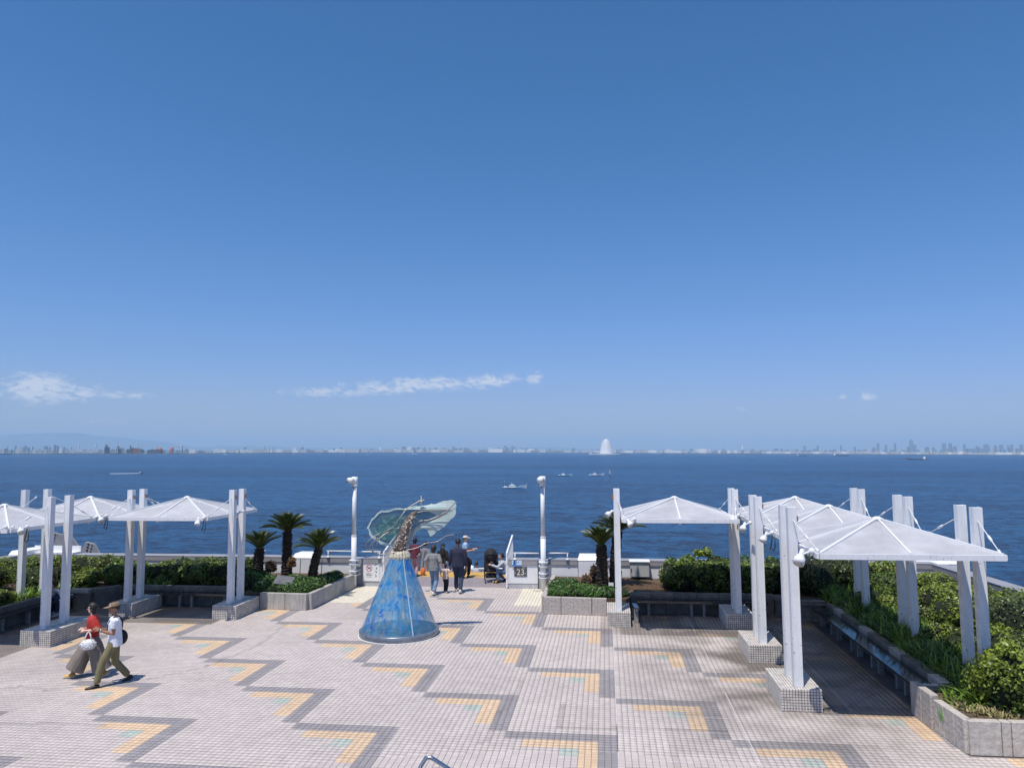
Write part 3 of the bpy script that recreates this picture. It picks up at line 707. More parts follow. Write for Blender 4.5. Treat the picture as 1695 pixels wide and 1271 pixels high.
ca = me.color_attributes.new('tint', 'FLOAT_COLOR', 'CORNER'); cc = np.ones((NT*20, 4), dtype=np.float32)
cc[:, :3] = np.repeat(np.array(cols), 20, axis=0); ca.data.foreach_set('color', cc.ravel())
me.materials.append(M_tile); o = bpy.data.objects.new('tiles', me); COL.objects.link(o); o.parent = plaza; stuff(o)
# single tiles: meshes shared by rounded tint
tm = {}
for (i, j) in sorted(pick):
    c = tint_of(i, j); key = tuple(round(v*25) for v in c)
    if key not in tm:
        b = MB(); h = PIT/2-G
        b.add([(-h, -h, -.006), (h, -h, -.006), (h, h, -.006), (-h, h, -.006), (-h+CH, -h+CH, .0004), (h-CH, -h+CH, .0004), (h-CH, h-CH, .0004), (-h+CH, h-CH, .0004)],
              [(4, 5, 6, 7), (0, 1, 5, 4), (1, 2, 6, 5), (2, 3, 7, 6), (3, 0, 4, 7)])
        t_ = b.build('tile', M_tile, plaza); a = t_.data.color_attributes.new('tint', 'FLOAT_COLOR', 'CORNER')
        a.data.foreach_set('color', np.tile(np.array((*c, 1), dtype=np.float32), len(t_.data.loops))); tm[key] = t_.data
    else:
        t_ = bpy.data.objects.new('tile', tm[key]); COL.objects.link(t_); t_.parent = plaza
    t_.location = (JX+(i+.5)*PIT, JY+(j+.5)*PIT, 0)
# sealed expansion joints (flat strips 2 mm proud of the tiles) and a few dark open ones
def strip(x0, y0, x1, y1, w, m_=M_joint):
    b = MB(); n = max(2, int(math.hypot(x1-x0, y1-y0)/.35)); d = Vector((x1-x0, y1-y0, 0)); L = d.length; d.normalize(); o_ = Vector((-d.y, d.x, 0))
    for k in range(n):
        if noise.noise(Vector((x0+k*.37, y0*1.3+k*.21, 4))) < -.30: continue
        ww = w*(.7+.6*abs(noise.noise(Vector((k*.9, x0, y0))))); p = Vector((x0, y0, .0015))+d*(L*k/n); q = Vector((x0, y0, .0015))+d*(L*(k+1)/n)
        b.add([p-o_*ww/2, p+o_*ww/2, q+o_*ww/2, q-o_*ww/2], [(0, 3, 2, 1)])
    return b.build('joint_strip', m_, plaza)
strip(JX, 9.2, JX, 12.4, .010); strip(JX, 12.9, JX, 20.0, .012); strip(JX, 11.9, JX, 13.1, .014, M_black)
strip(2.17, 9.2, 2.17, 20.3, .012); strip(4.2, 12.0, 4.2, 20.5, .010)
strip(-8.9, 11.75, -2.7, 11.75, .010); strip(.1, 11.65, 5.2, 11.55, .014); strip(.1, 13.55, 2.9, 13.5, .014); strip(.1, 16.7, 2.9, 16.7, .01)
strip(-3.5, 10, -3.5, 16.5, .007); strip(-3.6, 18.4, -3.6, 25, .006); strip(-6.3, 13.6, -2.1, 13.55, .006); strip(-9.9, 9.5, -9.9, 14, .006)
strip(1.0, 12.85, 2.2, 12.82, .012); strip(-7.2, 17.35, 0.0, 17.35, .006); strip(-7.3, 10.2, -7.3, 13.5, .006)
strip(-7.6, 24.0, -3.2, 24.0, .008)

# ---- plinths with small tiles, posts, canopies
def plinth(x0, x1, y0, y1, h, label):
    root = thing('tiled_plinth', label, 'plinth', (0, 0, 0), 0, 'tiled plinths under the posts')
    m = MB(); m.box(x0+.006, x1-.006, y0+.006, y1-.006, 0, h-.006); m.build('core', M_grout, root)
    b = MB(); p = .0505; g = .005; e = .0
    nx = round((x1-x0)/p); ny = round((y1-y0)/p); nzv = round(h/p); px_, py_, pz_ = (x1-x0)/nx, (y1-y0)/ny, h/nzv
    for i in range(nx):
        for k in range(nzv):
            for y, s in ((y0, -1), (y1, 1)):
                a, c, zz, zt = x0+i*px_+g, x0+(i+1)*px_-g, k*pz_+g, (k+1)*pz_-g
                vs = [(a, y-s*.006, zz), (c, y-s*.006, zz), (c, y-s*.006, zt), (a, y-s*.006, zt), (a+.002, y, zz+.002), (c-.002, y, zz+.002), (c-.002, y, zt-.002), (a+.002, y, zt-.002)]
                f = [(4, 5, 6, 7), (0, 1, 5, 4), (1, 2, 6, 5), (2, 3, 7, 6), (3, 0, 4, 7)]
                b.add(vs, f if s < 0 else [q[::-1] for q in f])
    for j in range(ny):
        for k in range(nzv):
            for x, s in ((x0, -1), (x1, 1)):
                a, c, zz, zt = y0+j*py_+g, y0+(j+1)*py_-g, k*pz_+g, (k+1)*pz_-g
                vs = [(x-s*.006, a, zz), (x-s*.006, c, zz), (x-s*.006, c, zt), (x-s*.006, a, zt), (x, a+.002, zz+.002), (x, c-.002, zz+.002), (x, c-.002, zt-.002), (x, a+.002, zt-.002)]
                f = [(4, 5, 6, 7), (0, 1, 5, 4), (1, 2, 6, 5), (2, 3, 7, 6), (3, 0, 4, 7)]
                b.add(vs, [q[::-1] for q in f] if s < 0 else f)
    for i in range(nx):
        for j in range(ny):
            a, c, e0, e1 = x0+i*px_+g, x0+(i+1)*px_-g, y0+j*py_+g, y0+(j+1)*py_-g
            b.add([(a, e0, h-.006), (c, e0, h-.006), (c, e1, h-.006), (a, e1, h-.006), (a+.002, e0+.002, h), (c-.002, e0+.002, h), (c-.002, e1-.002, h), (a+.002, e1-.002, h)],
                  [(4, 5, 6, 7), (0, 1, 5, 4), (1, 2, 6, 5), (2, 3, 7, 6), (3, 0, 4, 7)])
    stuff(b.build('tiles', M_ptile, root)); return root
PH = .38
XL = [-13.58, -10.5]; XR = [.27, 3.33]
plinth(2.99, 3.69, 13.97, 15.25, PH, 'light tiled plinth nearest the camera on the right')
plinth(2.99, 3.69, 16.93, 18.25, PH, 'light tiled plinth behind the nearest right one')
plinth(2.99, 3.69, 19.93, 21.2, PH, 'dark grimy tiled plinth right of the long back bench')
plinth(-.03, .58, 19.93, 21.2, PH, 'tiled plinth beside the right palm planter')
plinth(-10.86, -10.16, 19.80, 21.2, PH, 'tiled plinth beside the left palm planter')
plinth(-13.98, -13.28, 19.85, 21.3, PH, 'tiled plinth left of the open space behind the walking man')
plinth(-14.0, -13.2, 16.65, 18.2, PH, 'tiled plinth at the left, beside the walking woman')
POSTN = [0]
def post(x, y, z0, z1, label, side, grp):
    """twin-flange steel post, 18 cm, flanges facing left and right"""
    root = thing('canopy_post', label, 'post', (x, y, z0), 0, grp)
    h = z1-z0; m = MB(); w_ = .080
    m.bbox(-.078, -.060, -w_, w_, 0, h, .003); m.bbox(.060, .078, -w_, w_, 0, h, .003); m.build('flange', M_post, root)
    m = MB(); m.box(-.060, .060, -.073, .073, 0, h-.004); m.build('web', M_post, root)
    m = MB(); m.bbox(side*.080, side*.118, -.02, .02, h-.26, h-.16, .004); m.build('cable_bracket', M_rust, root)
    return root
ZT = 3.53
rows = {1: (14.16, 14.75), 2: (17.15, 17.73), 3: (20.12, 20.68)}
nm = {1: 'nearest', 2: 'second', 3: 'third'}
for r, (ya, yb) in rows.items():
    for y, w_ in ((ya, 'front'), (yb, 'rear')):
        post(3.33, y, PH, ZT, '%s post of the %s pair standing on a tiled plinth at the right' % (w_, nm[r]), 1, 'white posts of the right canopies')
        post(6.47, y, .35, ZT, '%s post of the %s pair standing in the right planting' % (w_, nm[r]), 1, 'white posts of the right canopies')
post(.28, 20.12, PH, ZT, 'single white post seen in front of the right palms', -1, 'white posts of the right canopies')
post(.28, 20.68, PH, ZT, 'white post hidden right behind the one in front of the right palms', -1, 'white posts of the right canopies')
for y, w_ in ((20.12, 'front'), (20.68, 'rear')):
    post(-10.5, y, PH, ZT, '%s white post left of the palms at the left' % w_, 1, 'white posts of the left canopies')
    post(-13.6, y, PH, ZT, '%s white post on the plinth behind the walking man' % w_, 1, 'white posts of the left canopies')
for y, w_ in ((16.95, 'front'), (17.6, 'rear')):
    post(-13.6, y, PH, ZT, '%s white post on the plinth left of the walking woman' % w_, -1, 'white posts of the left canopies')
for x_, y_, w_ in ((-16.95, 20.1, 'left'), (-16.6, 20.55, 'right')):
    post(x_, y_, .35, ZT, '%s white post of the pair in the left planting' % w_, -1, 'white posts of the left canopies')

# perforated sheet: fine holes let a part of the light through
def mesh_material():
    m = bpy.data.materials.new('perforated_sheet'); m.use_nodes = True; t = m.node_tree; p = t.nodes['Principled BSDF']
    p.inputs['Base Color'].default_value = (.50, .50, .53, 1); p.inputs['Roughness'].default_value = .5
    co = t.nodes.new('ShaderNodeTexCoord'); n = t.nodes.new('ShaderNodeTexNoise'); n.inputs['Scale'].default_value = 2.5; n.inputs['Detail'].default_value = 4
    t.links.new(co.outputs['Object'], n.inputs['Vector'])
    mpn = t.nodes.new('ShaderNodeMapping'); mpn.inputs['Rotation'].default_value = (0, 0, R(45)); t.links.new(co.outputs['Object'], mpn.inputs[0])
    ck = t.nodes.new('ShaderNodeTexVoronoi'); ck.inputs['Scale'].default_value = 75; ck.inputs['Randomness'].default_value = 0.15
    t.links.new(mpn.outputs[0], ck.inputs['Vector'])
    r = t.nodes.new('ShaderNodeMapRange'); r.inputs[1].default_value = .30; r.inputs[2].default_value = .38; r.inputs[3].default_value = 1; r.inputs[4].default_value = 0
    t.links.new(ck.outputs[0], r.inputs[0])
    cr = t.nodes.new('ShaderNodeValToRGB'); cr.color_ramp.elements[0].position = .35; cr.color_ramp.elements[0].color = (.46, .46, .48, 1); cr.color_ramp.elements[1].position = .7; cr.color_ramp.elements[1].color = (.58, .58, .60, 1)
    t.links.new(n.outputs[0], cr.inputs[0]); t.links.new(cr.outputs[0], p.inputs['Base Color'])
    tr = t.nodes.new('ShaderNodeBsdfTransparent'); ms = t.nodes.new('ShaderNodeMixShader')
    t.links.new(r.outputs[0], ms.inputs[0]); t.links.new(p.outputs[0], ms.inputs[1]); t.links.new(tr.outputs[0], ms.inputs[2])
    t.links.new(ms.outputs[0], t.nodes['Material Output'].inputs[0]); return m
M_mesh = mesh_material()
def canopy(x0, x1, y0, y1, label, stays, zb=2.77, z1=2.86, za=3.30):
    cx_, cy_ = (x0+x1)/2, (y0+y1)/2
    root = thing('shade_canopy', label, 'canopy', (cx_, cy_, zb), 0, 'pyramid shade canopies')
    a, b_ = (x1-x0)/2, (y1-y0)/2; h0, h1 = z1-zb, za-zb
    cs = [(-a, -b_), (0, -b_), (a, -b_), (a, 0), (a, b_), (0, b_), (-a, b_), (-a, 0)]
    for k in range(8):
        p, q = cs[k], cs[(k+1) % 8]; m = MB()
        i_ = .985
        v = [(p[0]*i_, p[1]*i_, h0-.005), (q[0]*i_, q[1]*i_, h0-.005), (0, 0, h1-.012)]
        v += [(x, y, z-.004) for x, y, z in v]
        m.add(v, [(0, 1, 2), (5, 4, 3), (0, 3, 4, 1), (1, 4, 5, 2), (2, 5, 3, 0)]); m.build('mesh_panel', M_mesh, root)
        m = MB(); w_ = .045 if k % 2 == 0 else .032
        m.bar((p[0]*.975, p[1]*.975, h0+.004), (0, 0, h1+.006), w_, .035)
        if p[1] < 0 or k == 7:
            pass
        m.build('rib', M_white, root)
    for (p, q) in (((-a, -b_), (a, -b_)), ((a, -b_), (a, b_)), ((a, b_), (-a, b_)), ((-a, b_), (-a, -b_))):
        d = Vector((q[0]-p[0], q[1]-p[1], 0)).normalized(); P_ = Vector((p[0], p[1], h0/2))+d*.022; Q_ = Vector((q[0], q[1], h0/2))-d*.022
        if abs(d.y) > .5: P_ += d*.024; Q_ -= d*.024
        m = MB(); m.bar(P_, Q_, .045, h0); m.build('fascia_board', M_post, root)
    m = MB(); m.lathe([(.10, -.03), (.10, .0), (.03, .03)], (0, 0, h1+.01), 12); m.build('apex_cap', M_white, root)
    # beams under the sheet
    for p, q in (((-a, 0), (a, 0)), ((0, -b_), (0, b_))):
        P_ = Vector((*p, h0*.4)); Q_ = Vector((*q, h0*.4)); d = (Q_-P_).normalized(); off = 0 if p[1] == 0 else -.052
        m = MB(); m.bar(P_+d*.03+Vector((0, 0, off)), Q_-d*.03+Vector((0, 0, off)), .05, .05); m.build('beam', M_post, root)
    for (px_, py_, ex, ey) in stays:
        A_ = Vector((px_-cx_, py_-cy_, ZT-.2-zb)); B_ = Vector((ex-cx_, ey-cy_, h0+.02)); m = MB()
        m.tube([A_, B_], .008, 6); u = (B_-A_)
        m.tube([A_+u*.52, A_+u*.66], .022, 6); m.tube([A_+u*.93, B_], .024, 6); m.tube([A_, A_+u*.06], .022, 6)
        m.build('stay_rod', M_post, root)
    return root
def stay_set(xl, xr, y0, y1, ya, yb):
    s = []
    if xl is not None: s += [(xl, ya, xl+.16, y0+.12), (xl, yb, xl+.16, y1-.12)]
    if xr is not None: s += [(xr, ya, xr-.16, y0+.12), (xr, yb, xr-.16, y1-.12)]
    return s
CX = [(3.46, 6.36)]
for r, (ya, yb) in rows.items():
    yc = (ya+yb)/2; y0, y1 = yc-1.49, yc+1.49
    lb = {1: 'nearest and largest-looking pyramid canopy at the right', 2: 'pyramid canopy in the middle of the right row of three', 3: 'farthest pyramid canopy of the right row of three'}[r]
    canopy(3.46, 6.36, y0, y1, lb, stay_set(3.33, 6.47, y0, y1, ya, yb))
canopy(.40, 3.22, 18.92, 21.88, 'pyramid canopy over the back bench, right of the palms', stay_set(.28, 3.33, 18.92, 21.88, 20.12, 20.68))
canopy(-13.48, -10.62, 18.92, 21.88, 'pyramid canopy left of the three left palms', stay_set(-13.6, -10.5, 18.92, 21.88, 20.12, 20.68))
canopy(-16.45, -13.72, 18.92, 21.88, 'pyramid canopy in the far left corner behind the posts', stay_set(-16.6, -13.6, 18.92, 21.88, 20.12, 20.68))
canopy(-16.6, -13.72, 15.82, 18.80, 'pyramid canopy cut off by the left picture edge', stay_set(None, -13.6, 15.82, 18.80, 16.95, 17.6))

# spotlights clamped to the canopies
def spotlight(loc, aim, label, cable=False, s=.85):
    root = thing('spotlight', label, 'spotlight', loc, 0, 'white spotlights on the canopies')
    d = Vector(aim).normalized(); q = d.to_track_quat('Z', 'Y').to_matrix()
    m = MB()
    for r_, z_, r2, z2 in ((.035, -.11, .035, .0), (.055, .0, .082, .06), (.085, .06, .085, .15)):
        m.tube([q @ Vector((0, 0, z_*s)), q @ Vector((0, 0, z2*s))], [r_*s, r2*s], 12)
    m.build('housing', M_white, root)
    m = MB(); m.tube([q @ Vector((0, 0, .151*s)), q @ Vector((0, 0, .156*s))], .070*s, 12); m.build('lens', M_greybox, root)
    m = MB(); m.tube([(0, 0, 0), (.10*s, .02, .05), (.16*s, .03, .07)], .018, 6); m.ball((.17*s, .03, .07), .05*s); m.build('bracket', M_white, root)
    if cable:
        m = MB(); m.tube([(.15, .03, .03), (.13, .03, -.12), (.10, .02, -.26), (.16, .02, -.30), (.20, .02, -.2), (.19, .03, 0)], .011, 6); m.build('cable', M_black, root)
    return root
AIM = (-.4, -.6, -.7)
spotlight((3.22, 13.15, 2.80), AIM, 'spotlight at the left corner of the nearest right canopy', True, 1.1)
spotlight((3.22, 15.95, 2.80), (-.5, -.3, -.75), 'spotlight between the nearest and the second right canopy', True)
spotlight((3.06, 17.4, 2.86), AIM, 'spotlight in front of the second pair of right posts')
spotlight((3.10, 19.1, 2.88), (-.2, -.7, -.6), 'spotlight at the right end of the canopy over the back bench', True)
spotlight((.55, 18.82, 2.80), (.4, -.6, -.6), 'spotlight at the left end of the canopy over the back bench')
spotlight((.10, 20.1, 2.92), (-.7, -.5, -.5), 'spotlight left of the single post by the right palms')
spotlight((-10.80, 18.84, 2.78), (.1, -.5, -.8), 'spotlight under the front corner of the left canopy beside the palms', True)
spotlight((-10.46, 20.35, 2.84), (-.5, -.5, -.6), 'spotlight between the two posts left of the palms')
spotlight((-13.62, 18.84, 2.83), (.6, -.5, -.5), 'spotlight at the left end of the left canopy beside the palms', True)
spotlight((-13.9, 18.84, 2.80), (-.5, -.6, -.4), 'spotlight at the corner where the two left canopies meet')
spotlight((-13.66, 16.1, 2.82), (.6, -.5, -.4), 'spotlight left of the post beside the walking woman', True)
spotlight((-13.95, 15.8, 2.84), (-.3, -.8, -.3), 'spotlight on the fascia at the left picture edge')
# ------------------------------------------------------------------ parapet walls
WY = 25.05
def parapet(x0, x1, label, h=.96, base=True, name='parapet_wall'):
    root = thing(name, label, 'wall', (0, 0, 0))
    m = MB(); m.box(x0, x1, WY, WY+.42, .17 if base else 0, h-.18); m.build('wall_face', M_wall, root)
    if base:
        m = MB(); m.box(x0-.0, x1, WY+.012, WY+.40, 0, .17); m.build('base_band', M_wallbase, root)
    m = MB(); m.bbox(x0-.01, x1+.01, WY-.035, WY+.47, h-.18, h-.012, .012); m.build('cap_band', M_capf, root)
    m = MB(); m.bbox(x0-.012, x1+.012, WY-.045, WY+.48, h-.012, h, .004); m.build('cap_top', M_cap, root)
    return root
parapet(-3.28, -2.30, 'short white parapet right of the steps, carrying the height sign', h=.95)
parapet(-1.95, -.97, 'white parapet between the right lamp pole and the white cabinet')
parapet(-.02, 10.2, 'long white parapet behind the right palms and hedge')
parapet(-8.30, -7.62, 'short white parapet left of the steps, carrying the no drone sign', h=.95)
parapet(-10.05, -8.66, 'white parapet between the white cabinet and the left lamp pole')
parapet(-20.9, -10.78, 'long white parapet behind the left hedge')
def slope_wall(pts, label, h=.96):
    root = thing('parapet_wall', label, 'wall', (0, 0, 0))
    for (ax, ay), (bx, by) in zip(pts, pts[1:]):
        A_, B_ = Vector((ax, ay, 0)), Vector((bx, by, 0))
        m = MB(); m.bar(A_+Vector((0, 0, (h-.19)/2)), B_+Vector((0, 0, (h-.19)/2)), .36, h-.19); m.build('wall_face', M_wall, root)
        m = MB(); m.bar(A_+Vector((0, 0, h-.10)), B_+Vector((0, 0, h-.10)), .44, .17); m.build('cap_band', M_capf, root)
        m = MB(); m.bar(A_+Vector((0, 0, h-.006)), B_+Vector((0, 0, h-.006)), .46, .012); m.build('cap_top', M_cap, root)
    return root
slope_wall([(10.25, 24.95), (10.5, 20.5), (10.6, 12.5)], 'white parapet running towards the viewer along the right side')
slope_wall([(-21.15, 24.9), (-21.5, 20.0), (-21.6, 12.0)], 'white parapet running towards the viewer along the left side')
# white caps and cabinets built over the wall
def wall_box(x0, x1, y0, y1, h, lab, over=.0):
    root = thing('wall_cabinet', lab, 'cabinet')
    m = MB(); m.box(x0+.02, x1-.02, y0+.01, y1, 0, h-.14); m.build('body', M_wall, root)
    m = MB(); v = [(x0, y0, h-.14), (x1, y0, h-.14), (x1, y1, h-.14), (x0, y1, h-.14), (x0+.04, y0+.10, h), (x1-.04, y0+.10, h), (x1-.04, y1, h), (x0+.04, y1, h)]
    m.add(v, [(3, 2, 1, 0), (4, 5, 6, 7), (0, 1, 5, 4), (1, 2, 6, 5), (2, 3, 7, 6), (3, 0, 4, 7)]); m.build('sloped_lid', M_white, root); return root
wall_box(-.965, -.025, 24.93, 25.6, 1.10, 'white cabinet with a sloped lid left of the right palms')
wall_box(-10.775, -10.055, 24.93, 25.6, 1.08, 'white cabinet behind the left palms')
wall_box(-21.3, -20.6, 24.6, 25.7, 1.12, 'white capped corner block of the left parapet')
wall_box(9.6, 11.2, 25.5, 26.9, 1.02, 'broad white lid beyond the right corner of the parapet')
# white duct lying on the left parapet
root = thing('duct_cover', 'long white folded metal cover on top of the left parapet', 'cover')
for i, (a, c) in enumerate(((-20.95, -20.35), (-20.32, -19.72), (-19.69, -19.1))):
    m = MB(); m.box(a, c, 25.02, 25.42, .97, 1.03); m.box(a, c, 25.42, 25.47, .97, 1.22); m.build('cover_sheet', M_white, root)
    m = MB(); m.lathe([(.02, 0), (.02, .03)], ((a+c)/2, 25.12, 1.03), 8); m.build('bolt', M_black, root)
# expansion gap strips between wall pieces: dark recess behind the lamp poles
m = MB(); m.box(-2.30, -1.95, 25.15, 25.4, 0, .93); o = m.build('pole_recess', M_wallbase); tag(o, 'grey recessed pier behind the right lamp pole', 'pier')
m = MB(); m.box(-8.66, -8.30, 25.15, 25.4, 0, .93); o = m.build('pole_recess', M_wallbase); tag(o, 'grey recessed pier behind the left lamp pole', 'pier')
# lamp poles bracketed to the wall
def lamp_pole(x, label, hd):
    root = thing('lamp_pole', label, 'lamp pole', (x, 24.72, 0), 0, 'white lamp poles beside the steps')
    m = MB(); m.tube([(0, 0, .12), (0, 0, 1.72)], .086, 18); m.tube([(0, 0, 1.72), (0, 0, 1.75)], .092, 18); m.build('lower_pole', M_post, root)
    m = MB(); m.tube([(0, 0, 1.75), (0, 0, 3.44)], .070, 18); m.build('upper_pole', M_post, root)
    m = MB(); m.tube([(0, 0, .0), (0, .04, .14)], [.04, .098], 14); m.build('foot_cone', M_post, root)
    for z in (.42, .78):
        b = MB()
        for dz in (0, .13): b.lathe([(.155, 0), (.155, .02)], (0, 0, z+dz), 18); b.box(-.155, .155, .0, .33, z+dz, z+dz+.02)
        br = b.build('wall_bracket', M_post, root)
        b = MB(); b.box(-.03, .03, .2, .30, z+.02, z+.13); b.lathe([(.022, 0), (.022, .03)], (.13, .2, z+.05), 8); b.build('bolt', M_greybox, br)
    m = MB(); m.tube([(0, 0, 3.44), (0, 0, 3.72)], .100, 18); m.tube([(0, 0, 3.40), (0, 0, 3.44)], .105, 18); m.build('lamp_head', M_white, root)
    s = MB(); s.tube([(-.02*hd, -.05, 3.60), (-.14*hd-.04, -.17, 3.60)], .098, 16); s.build('floodlight', M_white, root)
    s = MB(); s.tube([(-.14*hd-.042, -.172, 3.60), (-.14*hd-.05, -.18, 3.60)], .078, 16); s.build('lens', M_greybox if hd > .5 else M_white, root)
    s = MB(); s.ball((-.02, -.085, 3.36), .022); s.build('sensor', M_black, root)
    s = MB(); s.tube([(.0, -.08, .22), (-.05, -.14, .08), (-.16, -.16, .02), (-.3, -.1, .04), (-.36, .0, .2)], .012, 6)
    s.build('cable', M_greybox, root); return root
lamp_pole(-8.52, 'white lamp pole left of the glass sculpture, lens facing the plaza', 1.0)
lamp_pole(-2.08, 'white lamp pole between the steps and the right palms', .4)
# short rails on the wall tops
def rail(x0, x1, y, z, lab, posts):
    root = thing('hand_rail', lab, 'rail'); m = MB(); m.tube([(x0, y, z+.22), (x1, y, z+.22)], .021, 10); m.build('rail_bar', M_white, root)
    for x in posts:
        m = MB(); m.tube([(x, y, z+.012), (x, y, z+.21)], .019, 8); m.lathe([(.06, 0), (.055, .03), (.03, .05)], (x, y, z), 12); m.build('rail_post', M_white, root)
rail(-3.10, -2.25, 25.0, .95, 'short white rail on the wall left of the right lamp pole', [-3.05])
rail(-1.95, -1.26, 25.0, .96, 'short white rail on the wall right of the right lamp pole', [-1.30])
rail(-9.58, -8.64, 25.0, .96, 'short white rail on the wall left of the left lamp pole', [-9.53])
rail(-8.44, -7.66, 25.0, .95, 'short white rail on the wall above the no drone sign', [-7.72])
m = MB(); m.tube([(-12.05, 25.0, .9), (-12.05, 25.0, 1.08), (-11.98, 25.0, 1.17), (-11.88, 25.0, 1.19), (-11.80, 25.0, 1.15)], .03, 10); o = m.build('vent_pipe', M_white); tag(o, 'white bent vent pipe rising over the left hedge', 'pipe')
# barred gates folded back along both sides of the steps
def side_gate(x, lab, w=1.0):
    root = thing('side_gate', lab, 'gate'); y0, y1 = 25.0, 26.6
    ft = lambda y: 1.15+.42*(y-y0)/(y1-y0)
    m = MB(); m.bar((x, y0, .02), (x, y0, 1.15), .045, .045); m.bar((x, y0, 1.15), (x, y1, ft(y1)), .05, .045); m.bar((x, y1, .02), (x, y1, ft(y1)), .045, .045); m.bar((x, y0, .12), (x, y1, .12), .03, .03)
    m.build('gate_frame', M_white, root)
    for k in range(1, 13):
        y = y0+(y1-y0)*k/13; m = MB(); m.bar((x, y, .13), (x, y, ft(y)-.02), .018, .018); m.build('baluster', M_white, root)
    m = MB(); m.bbox(x-.04, x+.02, y0-.035, y0-.005, .35, .5, .004); m.bbox(x-.04, x+.02, y0-.035, y0-.005, .8, .92, .004); m.build('hinge', M_white, root)
side_gate(-3.33, 'white barred side panel rising right of the steps beside the crouching mother')
side_gate(-7.56, 'white barred side panel left of the steps behind the sculpture')
# steps going down to the sea terrace
b = MB()
for k in range(12): b.box(-8.2, -2.6, 28.4+.32*k, 28.4+.32*(k+1), -3.5, -.17*(k+1))
o = b.build('steps', M_conc); struct(o)
b = MB(); b.box(-14, 4, 32.3, 36, -3.6, -2.25); o = b.build('lower_terrace', M_conc); struct(o)
root = thing('terrace_railing', 'low white railing below the top of the steps', 'railing'); zr = -.32; yr = 29.2
m = MB(); m.tube([(-5.0, yr, zr+.30), (-3.1, yr, zr+.30)], .035, 8); m.build('rail_bar', M_white, root)
for k in range(16):
    m = MB(); m.bar((-4.95+k*.12, yr, -1.1), (-4.95+k*.12, yr, zr+.28), .02, .02); m.build('baluster', M_white, root)
# signs on the short wall pieces
M_navy = mat('sign_dark_blue', (.075, .08, .105), .5, .05, 2); M_blue = mat('sign_blue', (.03, .16, .50), .5, .05, 2); M_lblue = mat('sign_light_blue', (.55, .68, .80), .5, .05, 2)
M_red = mat('sign_red', (.62, .12, .16), .5, .05, 2); M_cream = mat('sign_cream', (.72, .68, .50), .5, .05, 2); M_paper = mat('sign_paper', (.78, .78, .78), .6, .02, 2)
def text(body, size, loc, m_, parent, name='lettering', ext=.0012, align='CENTER'):
    c = bpy.data.curves.new(name, 'FONT'); c.body = body; c.size = size; c.align_x = align; c.align_y = 'CENTER'; c.extrude = ext
    o = bpy.data.objects.new(name, c); me_ = None
    COL.objects.link(o); bpy.context.view_layer.update()
    me_ = bpy.data.meshes.new_from_object(o.evaluated_get(bpy.context.evaluated_depsgraph_get())); bpy.data.objects.remove(o); bpy.data.curves.remove(c)
    me_.materials.clear(); me_.materials.append(m_); o = bpy.data.objects.new(name, me_); COL.objects.link(o); o.parent = parent; o.location = loc; o.rotation_euler = (R(90), 0, 0); return o
root = thing('height_sign', 'dark blue rounded sign with a cream 23 on the wall right of the steps', 'sign', (-2.87, 25.045, .555))
m = MB(); m.bbox(-.215, .215, -.012, 0, -.16, .16, .006); m.build('sign_plate', M_navy, root)
text('23', .27, (-.0, -.0145, -.02), M_cream, root, ext=.002); text('m', .07, (.165, -.0145, -.05), M_cream, root); text('約', .05, (-.17, -.0145, -.05), M_cream, root)
text('海面からの高さ', .045, (0, -.0145, .115), M_cream, root); text('Above sea level', .04, (0, -.0145, -.125), M_cream, root)
root = thing('notice_sign', 'pale blue notice with a dark blue bottle-shaped figure above the number sign', 'sign', (-2.99, 25.008, .845))
m = MB(); m.box(-.165, .165, -.008, -.001, -.085, .085); m.build('sign_plate', M_lblue, root)
m = MB(); m.box(-.165, .165, -.0105, -.0085, -.10, -.065); m.build('blue_band', M_blue, root)
m = MB(); m.box(-.125, -.045, -.0105, -.0085, -.06, .02); m.box(-.11, -.06, -.0104, -.0084, .02, .09); m.build('figure', M_blue, root)
m = MB(); m.lathe([(.022, 0), (.022, .002)], (0, 0, 0), 10); f_ = m.build('drop_mark', M_blue, root); f_.rotation_euler = (R(90), 0, 0); f_.location = (.05, -.009, .02)
root = thing('no_drone_sign', 'white no drone sign with a red crossed circle on the wall left of the sculpture', 'sign', (-8.03, 25.045, .48))
m = MB(); m.box(-.27, .30, -.006, -.001, -.30, .30); m.build('sign_plate', M_paper, root)
def ring(rad, wd, n=36):
    m = MB(); v = []
    for k in range(n):
        a = 2*math.pi*k/n
        for r_ in (rad-wd, rad): v.append((r_*math.cos(a), -.002, r_*math.sin(a)))
    m.add(v, [(2*k, 2*k+1, (2*k+3) % (2*n), (2*k+2) % (2*n)) for k in range(n)]); return m
rg = ring(.112, .02); rg.add([(-.085, -.003, .07), (-.07, -.003, .085), (.085, -.003, -.07), (.07, -.003, -.085)], [(0, 1, 2, 3)]); o = rg.build('prohibition_ring', M_red, root, loc=(-.05, -.006, .13))
m = MB(); m.box(-.025, .025, -.0035, -.0015, -.012, .02)
for sx in (-1, 1):
    m.bar((sx*.02, -.0025, .01), (sx*.06, -.0025, .04), .008, .008); m.bar((sx*.02, -.0025, -.0), (sx*.06, -.0025, -.03), .008, .008); m.box(sx*.06-.02, sx*.06+.02, -.0035, -.0015, .04, .046)
m.build('drone_mark', M_black, root, loc=(-.05, -.006, .13))
text('ドローン', .052, (-.05, -.0075, -.04), M_black, root); text('飛行禁止', .052, (-.05, -.0075, -.10), M_black, root); text('No Drones', .036, (-.05, -.0075, -.16), M_black, root)
m = MB()
